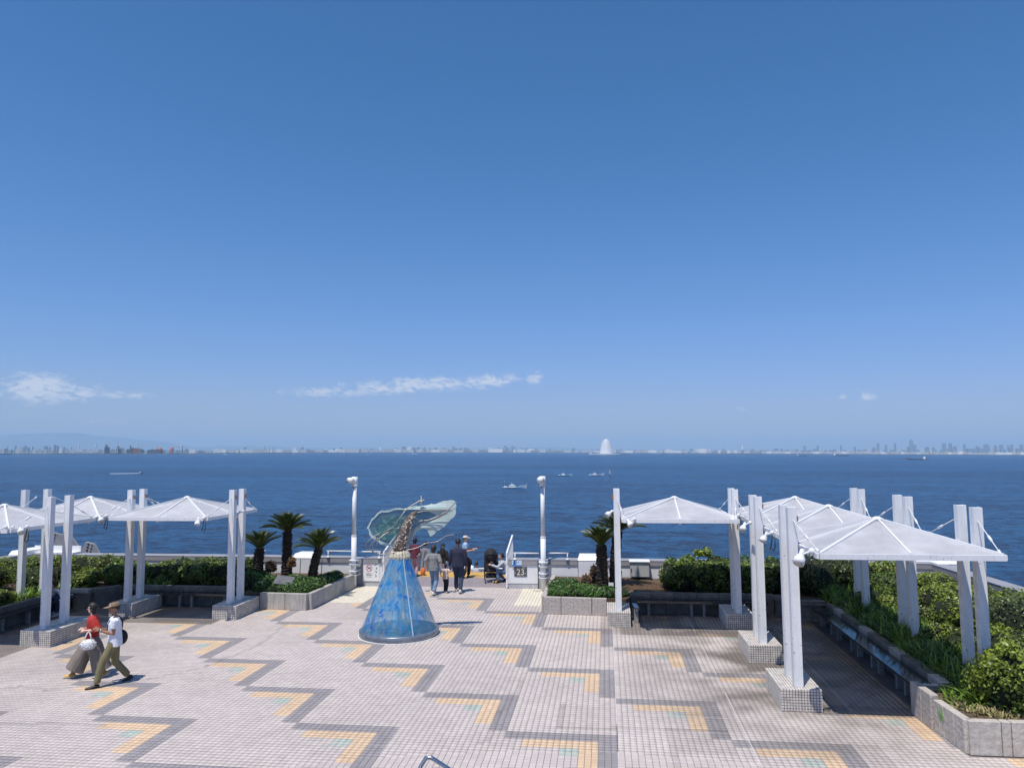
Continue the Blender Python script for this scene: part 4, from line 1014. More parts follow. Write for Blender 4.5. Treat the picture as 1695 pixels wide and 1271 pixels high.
for i, (a, c) in enumerate([(.19, .24), (.215, .16), (.205, .1), (.19, .04), (.2, -.02), (.185, -.09), (.19, -.16), (.15, .26)]): m.bar((a-.02, -.0075, c), (a+.02, -.0075, c+.03*(-1)**i), .008, .014)
m.build('scuff_marks', M_black, root)
# electric cabinet right of the palms
root = thing('electric_cabinet', 'grey metal electric cabinet on legs against the wall, left end of the hedge', 'cabinet', (1.03, 24.75, .42))
m = MB(); m.bbox(-.30, .30, -.22, .2, .10, .56, .008); m.build('body', M_greybox, root)
m = MB(); m.bbox(-.33, .33, -.26, .22, .56, .60, .01); m.build('roof', M_white, root)
m = MB(); m.box(-.28, -.255, -.235, -.222, .26, .36); m.build('handle', M_black, root)
m = MB(); m.box(-.26, -.2, -.15, .15, -.02, .10); m.box(.2, .26, -.15, .15, -.02, .10); m.build('leg', M_darkst, root)
m = MB(); m.box(-.1, .1, -.226, -.222, .48, .51); m.build('name_label', M_paper, root)

# ------------------------------------------------------------------ planters, coping stones, benches
def stone_run(ax, ay, bx, by, z0, z1, mats, lens, parent, thick=.14, name='stone_panel'):
    A_, B_ = Vector((ax, ay, 0)), Vector((bx, by, 0)); L = (B_-A_).length; d = (B_-A_)/L; n_ = Vector((d.y, -d.x, 0)); t0 = 0; k = 0
    while t0 < L-.05:
        l_ = min(lens[k % len(lens)], L-t0); t1 = t0+l_; g = .006
        m = MB(); m.bbox(t0+g, t1-g, -thick/2, thick/2, z0, z1, .008); o = m.build(name, mats[k % len(mats)], parent)
        o.location = A_-n_*0; o.rotation_euler = (0, 0, math.atan2(d.y, d.x)); t0 = t1; k += 1
# right palm planter
root = thing('stone_planter', 'grey stone planter box around the right palms', 'planter')
stone_run(-1.80, 21.37, -.03, 21.26, 0, .47, [M_stone], [.5, .86, .5], root); stone_run(-1.76, 24.98, -1.80, 21.45, 0, .47, [M_stone], [.9], root)
m = MB(); m.prism([(-1.75, 21.44), (.62, 21.44), (.62, 21.72), (.75, 22.0), (1.35, 22.0), (1.35, 24.98), (-1.72, 24.98)], 0.001, .43); m.build('soil', M_soil, root)
# left palm planter
root = thing('concrete_planter', 'grey concrete planter box around the left palms', 'planter')
stone_run(-10.16, 21.28, -8.69, 21.20, 0, .47, [M_conc], [.8, .7], root); stone_run(-8.66, 21.26, -8.52, 24.9, 0, .47, [M_conc], [1.2], root)
m = MB(); m.prism([(-11.6, 21.6), (-10.2, 21.36), (-8.76, 21.28), (-8.62, 24.95), (-11.6, 24.95)], 0.001, .43); m.build('soil', M_soil, root)
# right side: back planting wall with bench, corner, side planting wall with bench, near planter
root = thing('planting_wall', 'weathered planting wall with coping stones round the right seating corner', 'wall')
stone_run(.62, 21.72, 4.55, 21.72, 0, .44, [M_darkst], [1.0], root, .16, 'wall_block'); stone_run(4.62, 21.66, 5.0, 21.05, 0, .44, [M_darkst], [.9], root, .16, 'wall_block')
stone_run(5.02, 21.0, 5.62, 21.0, 0, .44, [M_darkst], [.7], root, .16, 'wall_block'); stone_run(5.79, 21.3, 5.79, 14.15, 0, .36, [M_darkst], [1.2], root, .16, 'wall_block')
stone_run(.60, 21.74, 4.55, 21.74, .444, .56, [M_darkst], [.62], root, .22, 'coping_stone'); stone_run(4.60, 21.70, 5.02, 21.02, .444, .56, [M_darkst], [.8], root, .22, 'coping_stone')
stone_run(5.06, 20.98, 5.70, 20.98, .444, .56, [M_darkst], [.64], root, .2, 'coping_stone'); stone_run(5.80, 20.86, 5.80, 14.15, .364, .52, [M_darkst, M_conc, M_darkst], [.62, .60, .64], root, .19, 'coping_stone')
m = MB(); m.prism([(.64, 21.80), (4.56, 21.80), (5.14, 21.06), (5.86, 21.06), (5.88, 12.5), (10.3, 12.5), (10.05, 24.98), (.64, 24.98)], 0.001, .40); m.build('soil', M_soil, root)
root = thing('stone_planter', 'pale rough stone planter edge at the lower right corner', 'planter')
stone_run(5.24, 14.06, 5.27, 13.30, 0, .56, [M_stone], [.4, .36], root, .13); stone_run(5.30, 13.28, 5.36, 12.36, 0, .50, [M_stonel], [.31], root, .13)
stone_run(5.34, 12.37, 9.5, 12.42, 0, .50, [M_stonel], [.46, .14, .52, .5, .5], root, .13)
m = MB(); m.box(5.30, 5.72, 14.0, 14.12, 0, .50); m.build('end_slab', M_stone, root)
m = MB(); m.prism([(5.33, 13.9), (5.42, 12.45), (9.5, 12.5), (9.5, 14.1), (5.85, 14.1), (5.7, 13.95)], 0.001, .45); m.build('soil', M_soil, root)
M_moss = mat('green_scrawl', (.20, .34, .12), .8, .3, 8)
m = MB()
for k in range(9): a = .1+k*.022; m.bar((5.245, 13.25-a, .44-.05*(k % 3)), (5.245, 13.25-a-.03, .33-.03*(k % 4)), .008, .014)
m.build('green_mark', M_moss, root)
def bench(pts, legs, label, w=.36, z=.42, legm=M_benchleg):
    root = thing('bench', label, 'bench')
    for i, (a, c) in enumerate(zip(pts, pts[1:])):
        A_, B_ = Vector((*a, z-.03)), Vector((*c, z-.03)); L = (B_-A_).length; n = max(1, round(L/1.5)); d = (B_-A_)/L
        for k in range(n):
            m = MB(); m.bar(A_+d*(L*k/n+.004), A_+d*(L*(k+1)/n-.004), w, .05); m.build('seat_slab', M_bench, root)
        m = MB(); m.bar(A_+Vector((0, 0, -.045)), B_+Vector((0, 0, -.045)), .05, .035); m.build('seat_rail', M_benchleg, root)
    for (x, y, ang) in legs:
        m = MB(); m.bbox(-.035, .035, -.055, .055, 0, z-.058, .004); o = m.build('leg', legm, root, loc=(x, y, 0)); o.rotation_euler = (0, 0, ang)
    return root
bench([(.80, 21.42), (4.30, 21.42)], [(1.12, 21.42, 0), (2.28, 21.42, 0), (2.62, 21.42, 0), (3.8, 21.42, 0)], 'long dark bench along the right back wall under the canopy')
bench([(5.50, 20.75), (5.50, 14.18)], [(5.50, y, R(90)) for y in (20.5, 19.6, 19.1, 18.1, 17.65, 16.8, 16.4, 15.45, 15.05)], 'long glossy dark bench down the right side reflecting the sky')
bench([(.68, 21.2), (.76, 20.35)], [(.74, 20.45, R(90)), (.70, 20.9, R(90))], 'short dark end bench beside the tiled plinth by the right palms', w=.12)
# left side: mirrored
root = thing('planting_wall', 'weathered planting wall with coping stones round the left seating corner', 'wall')
stone_run(-14.75, 21.62, -10.95, 21.62, 0, .44, [M_darkst], [1.0], root, .16, 'wall_block'); stone_run(-15.25, 20.95, -14.80, 21.58, 0, .44, [M_darkst], [.9], root, .16, 'wall_block')
stone_run(-15.85, 20.9, -15.28, 20.9, 0, .44, [M_darkst], [.7], root, .16, 'wall_block'); stone_run(-15.95, 20.8, -15.95, 12.5, 0, .44, [M_darkst], [1.2], root, .16, 'wall_block')
stone_run(-14.75, 21.64, -10.95, 21.64, .444, .56, [M_darkst], [.62], root, .22, 'coping_stone'); stone_run(-15.30, 20.95, -14.82, 21.62, .444, .56, [M_darkst], [.8], root, .22, 'coping_stone')
stone_run(-15.95, 20.9, -15.33, 20.9, .444, .56, [M_conc], [.64], root, .2, 'coping_stone'); stone_run(-15.97, 20.75, -15.97, 12.5, .444, .56, [M_darkst], [1.25], root, .2, 'coping_stone')
m = MB(); m.prism([(-21.3, 12.5), (-16.03, 12.5), (-16.03, 20.98), (-15.36, 20.98), (-14.86, 21.70), (-11.62, 21.70), (-11.62, 24.95), (-21.0, 24.95)], 0.001, .42); m.build('soil', M_soil, root)
bench([(-14.45, 21.34), (-11.0, 21.34)], [(-13.9, 21.34, 0), (-12.72, 21.34, 0), (-12.34, 21.34, 0), (-11.3, 21.34, 0)], 'long dark bench along the left back wall under the canopy')
bench([(-15.68, 20.5), (-15.68, 12.8)], [(-15.68, y, R(90)) for y in (20.2, 19.4, 18.9, 18.0, 17.5, 16.6, 16.1, 15.2)], 'long dark bench down the left side with worn slabs')

# ------------------------------------------------------------------ planting
def foliage(name, boxes, n, size, m_, parent, seed=0, up=.35, shell=.75, elong=1.5, light=.0):
    """leaf quads through lumpy ellipsoids: boxes = (cx,cy,cz,rx,ry,rz); uneven outline, gaps and light tops"""
    bx = np.array(boxes, float); vol = (bx[:, 3]*bx[:, 4]*bx[:, 5])**.75; pr = vol/vol.sum(); k = rng.choice(len(bx), n, p=pr)
    u = unit(n); r = 1-(1-shell)*rng.random(n)**1.0*1.6; r = np.clip(r, .1, 1)
    P = bx[k, :3]+u*bx[k, 3:]*r[:, None]
    nn = nz3(P, 2.3, seed); P += u*(nn[:, None]*.40*bx[k, 3:]); n2 = nz3(P, 6.5, seed+5)
    keep = (n2 > -.33) & (P[:, 2] > bx[k, 2]-bx[k, 5]*.98); P, u, nn, n2, k = P[keep], u[keep], nn[keep], n2[keep], k[keep]; n = len(P)
    nrm = u*.7+unit(n)*.8+np.array([0, 0, up]); nrm /= np.linalg.norm(nrm, axis=1)[:, None]
    t = unit(n); A = np.cross(nrm, t); A /= np.linalg.norm(A, axis=1)[:, None]; B = np.cross(nrm, A)
    s = size*(.6+.8*rng.random(n))
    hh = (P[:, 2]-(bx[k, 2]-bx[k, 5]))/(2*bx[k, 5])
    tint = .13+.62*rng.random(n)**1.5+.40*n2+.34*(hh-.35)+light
    return quads(name, P, A*s[:, None]*elong*.5, B*s[:, None]*.5, tint, m_, parent)
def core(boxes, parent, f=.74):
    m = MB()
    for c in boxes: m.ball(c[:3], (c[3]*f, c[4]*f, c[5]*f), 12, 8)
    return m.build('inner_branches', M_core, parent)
def bush(name, boxes, n, size, m_, label, cat='shrub', group=None, f=.78, **k):
    root = thing(name, label, cat, (0, 0, 0), 0, group); core(boxes, root, f); foliage('foliage', boxes, n, size, m_, root, **k); return root
def hedge_boxes(x0, x1, y, z0, z1, ry, step=.42, seed=0):
    r_ = random.Random(seed); b = []; x = x0
    while x <= x1:
        h = z1+r_.uniform(-.07, .07)
        b.append((x, y+r_.uniform(-.06, .06), (z0+h)/2, step*.95, ry*r_.uniform(.92, 1.05), (h-z0)/2)); x += step
        b.append((x-step*.5, y+r_.uniform(-.1, .05), z0+(h-z0)*.3, step*.9, ry*1.02, (h-z0)*.36))
    return b
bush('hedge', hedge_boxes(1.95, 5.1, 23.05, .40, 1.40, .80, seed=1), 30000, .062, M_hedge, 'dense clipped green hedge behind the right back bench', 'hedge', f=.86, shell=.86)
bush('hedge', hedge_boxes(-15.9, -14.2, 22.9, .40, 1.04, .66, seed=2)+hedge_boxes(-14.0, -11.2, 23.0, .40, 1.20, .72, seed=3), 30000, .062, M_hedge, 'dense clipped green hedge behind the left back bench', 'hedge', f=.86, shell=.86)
bush('hedge_shoot', [(2.75, 23.2, 1.46, .22, .2, .13), (3.0, 23.2, 1.50, .16, .2, .17)], 420, .06, M_shrub, 'tuft of pale young shoots standing up from the right hedge', 'shoots', light=.35, f=.02)
bush('hedge_shoot', [(4.55, 23.4, 1.55, .14, .14, .24)], 300, .055, M_hedge, 'thin leafy shoot above the right hedge near the third post', 'shoots', light=.1, f=.02)
SG = 'loose shrubs of the right planting'
right = [(5.9, 23.0, .85, .75, .9, .62, M_dkshrub, 'dark green shrub filling the right back corner beside the hedge'),
 (6.9, 23.4, .85, .8, .8, .58, M_dkshrub, 'dark shrub behind the third pair of right posts'),
 (8.0, 23.6, .75, .8, .8, .48, M_shrub, 'olive green shrub near the right corner of the parapet'),
 (9.0, 22.8, .66, .75, .9, .34, M_shrub, 'low yellowish shrub inside the right corner of the parapet'),
 (9.3, 21.2, .66, .7, .9, .36, M_shrub, 'low rounded olive shrub along the right parapet below the corner'),
 (7.6, 21.7, .72, .7, .9, .48, M_hedge, 'green shrub between the second and third right posts'),
 (9.4, 19.4, .70, .75, .9, .40, M_shrub, 'bright green shrub at the right parapet behind the middle posts'),
 (8.2, 19.9, .72, .7, .9, .48, M_shrub, 'yellow green shrub right of the middle posts'),
 (7.75, 18.1, .78, .7, .8, .52, M_shrub, 'bright shrub between the middle and the nearest right posts'),
 (9.0, 17.9, .78, .8, 1.0, .50, M_dkshrub, 'grey green shrub at the right picture edge, upper one'),
 (8.3, 16.4, .90, .8, .9, .72, M_dkshrub, 'tall grey green shrub at the right picture edge, lower one'),
 (7.35, 15.3, .72, .6, .7, .48, M_shrub, 'yellowish shrub just behind the nearest right posts'),
 (6.55, 13.15, .80, .70, .66, .62, M_shrub, 'big glossy yellow green shrub overhanging the near planter corner'),
 (7.5, 13.05, .80, .75, .62, .66, M_hedge, 'dense green shrub cut by the lower right picture edge'),
 (6.9, 20.8, .60, .55, .7, .36, M_hedge, 'low green shrub beside the far end of the side bench')]
for i, (x, y, z, rx, ry, rz_, m_, lb) in enumerate(right):
    near_ = 1.25 if y < 15 else 1.0
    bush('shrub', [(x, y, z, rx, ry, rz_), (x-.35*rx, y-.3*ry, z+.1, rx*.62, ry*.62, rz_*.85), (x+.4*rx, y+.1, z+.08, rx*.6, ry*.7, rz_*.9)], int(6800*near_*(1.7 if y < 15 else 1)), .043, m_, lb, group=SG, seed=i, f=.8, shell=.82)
left = [(-16.9, 23.2, .82, .8, .7, .42, M_shrub, 'yellow green shrub behind the left corner posts'),
 (-18.2, 23.4, .78, .8, .7, .40, M_shrub, 'yellowish shrub below the white cover of the left parapet'),
 (-19.4, 22.8, .76, .8, .8, .42, M_shrub, 'olive shrub under the left corner of the parapet'),
 (-17.5, 21.6, .70, .6, .6, .34, M_dkshrub, 'small dark shrub beside the left corner posts'),
 (-19.0, 20.8, .78, .9, .9, .50, M_shrub, 'bright green shrub at the left picture edge, upper one'),
 (-18.1, 19.0, .76, .8, 1.0, .48, M_hedge, 'dark green shrub at the left picture edge, lower one'),
 (-19.6, 18.6, .8, .9, 1.0, .5, M_shrub, 'yellow green shrub cut by the left picture edge'),
 (-17.6, 17.2, .74, .8, 1.0, .46, M_dkshrub, 'dark shrub behind the left bench at the picture edge'),
 (-15.6, 22.7, .72, .5, .5, .32, M_shrub, 'low yellow shrub left of the left hedge'),
 (-16.7, 18.6, .60, .5, .8, .30, M_shrub, 'low bright shrub right behind the left side bench'),
 (-16.6, 22.1, .62, .6, .5, .26, M_shrub, 'low yellowish plant mass at the foot of the left corner posts'),
 (-16.8, 16.6, .62, .5, .8, .34, M_shrub, 'low shrub spilling over the left side bench at the picture edge')]
for i, (x, y, z, rx, ry, rz_, m_, lb) in enumerate(left):
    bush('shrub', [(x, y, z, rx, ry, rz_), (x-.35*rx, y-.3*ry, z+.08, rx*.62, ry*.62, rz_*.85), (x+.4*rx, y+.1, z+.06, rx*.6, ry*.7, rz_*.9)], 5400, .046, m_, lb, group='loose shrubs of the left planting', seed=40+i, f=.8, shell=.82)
r5 = random.Random(21)
for i in range(9):
    x, y = 6.12+r5.uniform(-.05, .25), 20.2-.68*i; m_ = (M_dkshrub, M_jun, M_shrub)[i % 3]
    bush('low_plant', [(x, y, .52, .26, .36, .17), (x+.2, y+.15, .55, .22, .25, .16)], 900, .040, m_, ['first', 'second', 'third', 'fourth', 'fifth', 'sixth', 'seventh', 'eighth', 'nearest'][i]+' low leafy plant along the side bench, counted from the far end', 'plant', 'low leafy plants along the right side bench', seed=70+i, f=.6)
for i, (x, y) in enumerate([(7.0, 20.0), (7.1, 18.9), (6.95, 17.1), (7.0, 16.2)]):
    bush('shrub', [(x, y, .62, .38, .42, .30), (x+.15, y-.2, .68, .25, .3, .26)], 2600, .042, (M_shrub, M_dkshrub)[i % 2], ['small', 'small dark', 'small bright', 'small grey green'][i]+' shrub among the strap leaves '+['beside the third', 'behind the second', 'in front of the second', 'behind the nearest'][i]+' pair of posts', group=SG, seed=90+i)
# creeping ground cover in the palm planters
def ground_cover(name, boxes, n, size, m_, label, **k):
    root = thing(name, label, 'ground cover'); core(boxes, root, .82); o = foliage('sprays', boxes, n, size, m_, root, elong=2.2, **k); stuff(o); return root
ground_cover('creeping_juniper', [(-1.25, 21.95, .52, .55, .5, .20), (-.6, 21.8, .52, .55, .42, .20), (-.05, 21.75, .52, .45, .36, .17), (.40, 21.85, .50, .25, .3, .15), (-1.3, 22.7, .54, .5, .6, .22), (-.7, 22.6, .5, .5, .5, .20)], 16000, .034, M_jun, 'low creeping juniper round the foot of the right palms', light=.12, shell=.8)
ground_cover('creeping_juniper', [(-9.9, 21.75, .50, .5, .4, .20), (-9.3, 21.75, .5, .5, .42, .20), (-9.0, 22.3, .52, .36, .5, .20), (-10.3, 22.1, .55, .6, .6, .28), (-9.6, 22.6, .55, .6, .5, .24), (-8.95, 23.2, .52, .36, .6, .20), (-10.9, 22.3, .62, .6, .6, .36), (-11.1, 21.95, .56, .45, .4, .40), (-8.95, 24.1, .5, .3, .5, .18)], 26000, .036, M_jun, 'creeping juniper with taller dark clumps under the left palms', light=.05, shell=.8)
m = MB(); m.bbox(-.28, .28, -.2, .2, 0, .02, .006); o = m.build('plaque', M_bronze, loc=(-9.66, 21.75, .74)); o.rotation_euler = (R(28), R(6), R(4)); tag(o, 'slanted grey metal plaque lying on the ground cover under the left palms', 'plaque')
root = thing('plant_label', 'small white plant label beside the plaque under the left palms', 'label', (-10.35, 21.65, .5)); m = MB(); m.box(-.07, .07, -.005, .005, .14, .22); m.build('plate', M_paper, root); m = MB(); m.box(-.008, .008, -.004, .004, -.1, .14); m.build('stake', M_black, root)
root = thing('plant_label', 'small white plant label on a stake behind the right palms', 'label', (.10, 22.0, .45)); m = MB(); m.box(-.07, .07, -.005, .005, .22, .32); m.build('plate', M_paper, root); m = MB(); m.box(-.01, .01, -.004, .004, -.05, .22); m.build('stake', M_black, root)
# strip of dry leaf litter before the cabinet
foliage_pts = rng.random((5000, 2)); P = np.column_stack([.55+1.35*foliage_pts[:, 0], 21.9+2.4*foliage_pts[:, 1], .435+.03*rng.random(5000)]); A = unit(5000)*.022; A[:, 2] *= .3; B = np.cross(A, [0, 0, 1]); B /= (np.linalg.norm(B, axis=1)[:, None]+1e-9); B *= .014
o = quads('leaf_litter', P, A, B, rng.random(5000), M_dry); stuff(o); tag(o, 'brown dry leaf litter on the soil in front of the electric cabinet', 'leaf litter')
M_dryg = leafmat('dry_grass_blade', (.20, .17, .07), (.48, .42, .20), .15)
# strap-leaved clumps
def strap_clump(x, y, z, n, L, label, group, m_=M_strap, seed=0, spread=.8, W=.040):
    r_ = random.Random(seed); V = []; Fq = []; T = []
    for i in range(n):
        a = r_.uniform(0, 2*math.pi); l_ = L*r_.uniform(.6, 1.1); bend = r_.uniform(.25, 1.1)*spread; ox, oy = r_.gauss(0, .10), r_.gauss(0, .10); seg = 5; tw = r_.uniform(-.5, .5)
        dx, dy = math.cos(a), math.sin(a); o_ = len(V); t0 = r_.random()
        for k in range(seg+1):
            u = k/seg; rr = l_*u*bend*(.5+.6*u); zz = l_*(u-.55*bend*u*u); ww = W*(1-u**2)*.5+.001
            cxx, cyy = ox+dx*rr, oy+dy*rr; px_, py_ = -math.sin(a+tw)*ww, math.cos(a+tw)*ww
            V += [(cxx+px_, cyy+py_, zz), (cxx-px_, cyy-py_, zz)]
        for k in range(seg): Fq.append((o_+2*k, o_+2*k+1, o_+2*k+3, o_+2*k+2)); T.append(t0)
    me = bpy.data.meshes.new('strap_leaves'); me.from_pydata(V, [], Fq); ca = me.color_attributes.new('tint', 'FLOAT_COLOR', 'CORNER')
    c = np.ones((len(Fq)*4, 4), dtype=np.float32); c[:, :3] = np.repeat(np.array(T), 4)[:, None]; ca.data.foreach_set('color', c.ravel()); me.materials.append(m_)
    o = bpy.data.objects.new('strap_plant', me); COL.objects.link(o); o.location = (x, y, z); tag(o, label, 'plant', group); return o
r_ = random.Random(5)
def strap_bed(name, spots, L, n, label, seed=0, m_=None):
    """a bed of strap-leaved plants grown together, one mass"""
    V = []; Fq = []; T = []; q_ = random.Random(seed)
    for (x0, y0, sc_) in spots:
        for i in range(n):
            a = q_.uniform(0, 2*math.pi); l_ = L*sc_*q_.uniform(.6, 1.1); bend = q_.uniform(.25, 1.1)*.85; ox, oy = x0+q_.gauss(0, .13), y0+q_.gauss(0, .13); seg = 4; tw = q_.uniform(-.6, .6); W = .044*q_.uniform(.7, 1.2)
            dx, dy = math.cos(a), math.sin(a); o_ = len(V); t0 = q_.random()
            for k in range(seg+1):
                u = k/seg; rr = l_*u*bend*(.5+.6*u); zz = .40+l_*(u-.55*bend*u*u); ww = W*(1-u**2)*.5+.001; cxx, cyy = ox+dx*rr, oy+dy*rr; px_, py_ = -math.sin(a+tw)*ww, math.cos(a+tw)*ww
                V += [(cxx+px_, cyy+py_, zz), (cxx-px_, cyy-py_, zz)]
            for k in range(seg): Fq.append((o_+2*k, o_+2*k+1, o_+2*k+3, o_+2*k+2)); T.append(t0)
    me = bpy.data.meshes.new(name); me.from_pydata(V, [], Fq); ca = me.color_attributes.new('tint', 'FLOAT_COLOR', 'CORNER')
    c = np.ones((len(Fq)*4, 4), dtype=np.float32); c[:, :3] = np.repeat(np.array(T), 4)[:, None]; ca.data.foreach_set('color', c.ravel()); me.materials.append(m_ or M_strap)
    o = bpy.data.objects.new(name, me); COL.objects.link(o); stuff(o); tag(o, label, 'plants'); return o
spots = []
for k in range(110):
    t_ = k/109; y = 22.0-8.9*t_+r_.uniform(-.15, .15); x = 6.08+r_.uniform(-.1, .15)+(k % 4)*.36; spots.append((x, y, r_.uniform(.75, 1.1)))
spots = [q for q in spots if noise.noise(Vector((q[0]*1.3, q[1]*1.1, 2))) > -.22]
strap_bed('strap_leaf_bed', spots, .56, 46, 'bed of bright green strap-leaved plants grown together behind the right side bench', 1)
strap_bed('grass_tufts', [(5.75+.12*k, 13.75-.13*k, .55) for k in range(7)]+[(5.65, 13.4, .4), (5.75, 13.1, .4)], .5, 40, 'thin grass and yellow tufts behind the rough stone planter edge', 2)
strap_bed('dry_grass', [(5.72, 12.95, .35), (5.85, 12.85, .4), (5.95, 12.75, .4), (6.05, 12.68, .35)], .5, 70, 'straw-coloured dry grass at the corner of the pale stone planter', 3, M_dryg)
strap_bed('strap_leaf_bed', [(-16.35-.3*(k % 4), 21.3-.16*k, r_.uniform(.5, .75)) for k in range(26)], .55, 40, 'bed of low strap-leaved plants behind the left side bench', 6)
protos = [strap_clump(-14.35, 22.15, .40, 40, .36, 'x', 'g', seed=s) for s in range(3)]
for i, (x, y) in enumerate([(-14.35, 22.15), (-14.0, 22.0), (-13.7, 22.1)]):
    o = protos[i]; o.location = (x, y, .40)
    tag(o, ['left tuft of strap leaves at the foot of the left hedge', 'middle tuft of strap leaves at the foot of the left hedge', 'right tuft of strap leaves at the foot of the left hedge'][i], 'plant', 'strap-leaved tufts under the left hedge')
# dead twiggy stem at the left
root = thing('bare_sapling', 'leafless brown sapling standing between the left corner posts', 'sapling', (-16.75, 21.3, .4)); m = MB(); rr = random.Random(3)
def branch(p, d, l, r, dep):
    q = p+d*l; m.tube([p, (p+q)/2+Vector((rr.uniform(-.03, .03), 0, rr.uniform(-.02, .02))), q], [r, r*.8, r*.6], 5)
    if dep:
        for _ in range(2+(dep > 1)): branch(p+d*l*rr.uniform(.5, 1), (d+Vector((rr.uniform(-.8, .8), rr.uniform(-.6, .6), rr.uniform(-.1, .5)))).normalized(), l*rr.uniform(.4, .65), r*.55, dep-1)
branch(Vector((0, 0, 0)), Vector((.03, 0, 1)), .75, .022, 3); m.build('stem', M_bark2, root)

# ---- cycads
def frond_mesh(L=.98, seed=0):
    r_ = random.Random(seed); V = []; Fq = []; T = []; n = 30
    def mid(u): return Vector((L*u*(1-.10*u), 0, L*(.30*u-.36*u*u)))
    for k in range(n):
        u = .08+.92*k/n; p = mid(u); q = mid(min(1, u+.03)); d = (q-p).normalized(); ll = L*.24*math.sin(math.pi*min(1, .18+u*.86))**.7*(1 if u < .97 else .5)
        for s in (-1, 1):
            tip = p+Vector((ll*.52, s*ll*.74, ll*.42)); w_ = d*.015; o_ = len(V)
            V += [tuple(p-w_), tuple(p+w_), tuple(tip)]; Fq.append((o_, o_+1, o_+2) if s > 0 else (o_+2, o_+1, o_)); T.append(.25+.5*r_.random())
    # midrib
    for k in range(10):
        a, b_ = mid(k/10), mid((k+1)/10); w_ = .011*(1-k/12); o_ = len(V)
        V += [(a.x, -w_, a.z+.004), (b_.x, -w_*.9, b_.z+.004), (b_.x, w_*.9, b_.z+.004), (a.x, w_, a.z+.004)]; Fq.append((o_, o_+1, o_+2, o_+3)); T.append(.95)
    me = bpy.data.meshes.new('frond'); me.from_pydata(V, [], Fq); ca = me.color_attributes.new('tint', 'FLOAT_COLOR', 'CORNER'); c = []
    for f_, t_ in zip(Fq, T): c += [t_, t_, t_, 1]*len(f_)
    ca.data.foreach_set('color', c); me.materials.append(M_frond); return me
FR = [frond_mesh(.85, s) for s in range(2)]
def cycad(x, y, z0, h, label, nf=34, lean=(0, 0), rad=.15, fl=1.0, upb=0.0, seed=0, tr=(0.0, 1.0)):
    r_ = random.Random(seed); root = thing('cycad', label, 'palm', (x, y, z0), 0, 'cycad palms'); m = MB(); n = 12; prof = []
    pts = []; rads = []
    for k in range(n*3+1):
        u = k/(n*3); bul = .012*(1 if k % 2 else -1); pts.append((lean[0]*u*u+.015*math.sin(k), lean[1]*u, h*u)); rads.append(rad*(1.12-.22*u+.10*math.exp(-u*8))+bul)
    m.tube(pts, rads, 14, smooth=False)
    for k in range(260):      # leaf-base scales
        u = r_.random(); a = r_.uniform(0, 6.283); rr_ = rad*(1.1-.2*u); c = Vector((lean[0]*u*u+rr_*math.cos(a), lean[1]*u+rr_*math.sin(a), h*u)); o_ = Vector((math.cos(a), math.sin(a), .5))*.035; t_ = Vector((-math.sin(a), math.cos(a), 0))*.022
        m.add([c-t_, c+t_, c+o_+Vector((0, 0, .02)), c+Vector((0, 0, .035))], [(0, 1, 2), (1, 3, 2), (3, 0, 2)])
    m.build('trunk', M_bark, root)
    top = Vector((lean[0], lean[1], h-.02))
    for k in range(nf):
        f = bpy.data.objects.new('frond', FR[k % 2]); COL.objects.link(f); f.parent = root
        a = k*2.39996+r_.uniform(-.1, .1); lev = k/nf; pitch = R(80)-lev*R(76-upb)+r_.uniform(-.08, .08)
        f.rotation_euler = (r_.uniform(-.25, .25), -pitch, a); s_ = fl*r_.uniform(.88, 1.08)*(.8+.25*lev); f.scale = (s_, s_, s_)
        f.location = top+Vector((math.cos(a)*.05, math.sin(a)*.05, 0))
    m = MB(); m.ball(tuple(top), (.10, .10, .10), 8, 5); m.build('crown_bud', M_dry_s, root)
    return root
M_dry_s = mat('crown_fibre', (.22, .13, .06), .95, .4, 40, 1.0, 60)
cycad(-10.98, 22.75, .42, 1.12, 'left cycad palm with pale upright fronds beside the post', 26, (.05, 0), .15, 1.02, 20, 1)
cycad(-10.22, 23.2, .42, 1.62, 'tallest cycad palm in the middle of the left three', 40, (0, 0), .15, 1.10, 6, 2)
cycad(-9.28, 23.0, .42, 1.10, 'right cycad palm of the left three with a curved trunk', 34, (.22, 0), .13, 1.12, 8, 3)
cycad(-.16, 22.3, .42, 1.36, 'front cycad palm of the right pair, fronds fanned upward', 34, (0, 0), .16, 1.0, 22, 4)
cycad(.22, 23.3, .42, 1.66, 'taller cycad palm behind the single white post', 36, (.12, 0), .15, 1.08, 6, 5)
def stump(x, y, z, r, h, label, seed):
    rr_ = random.Random(seed); root = thing('cycad_pup', label, 'palm stump', (x, y, z)); m = MB(); m.lathe([(r*.8, 0), (r, h*.4), (r*.95, h*.75), (r*.5, h)], n=12); m.build('stump', M_bark, root)
    m = MB()
    for k in range(150):
        u = rr_.random(); a = rr_.uniform(0, 6.283); q = r*(1 if u < .7 else 1-(u-.7)*1.6); c = Vector((q*math.cos(a), q*math.sin(a), h*u)); o_ = Vector((math.cos(a), math.sin(a), .5))*.05; t_ = Vector((-math.sin(a), math.cos(a), 0))*.02
        m.add([c-t_, c+t_, c+o_, c+Vector((0, 0, .04))], [(0, 1, 2), (1, 3, 2), (3, 0, 2)])
    m.tube([(0, 0, h), (0, 0, h+.10)], [.04, .005], 6); m.build('dry_scales', M_dry_s, root)
stump(-.62, 22.2, .42, .15, .50, 'stubby reddish cycad stump left of the right palms', 1)
stump(-.40, 22.75, .62, .12, .48, 'brown round cycad offset between the stump and the right palm trunk', 2)
stump(.28, 22.7, .45, .12, .75, 'dark leaning cycad offset beside the single white post', 3)
stump(-10.62, 22.9, .80, .16, .30, 'round dark offset on the left side of the tallest left palm', 4)
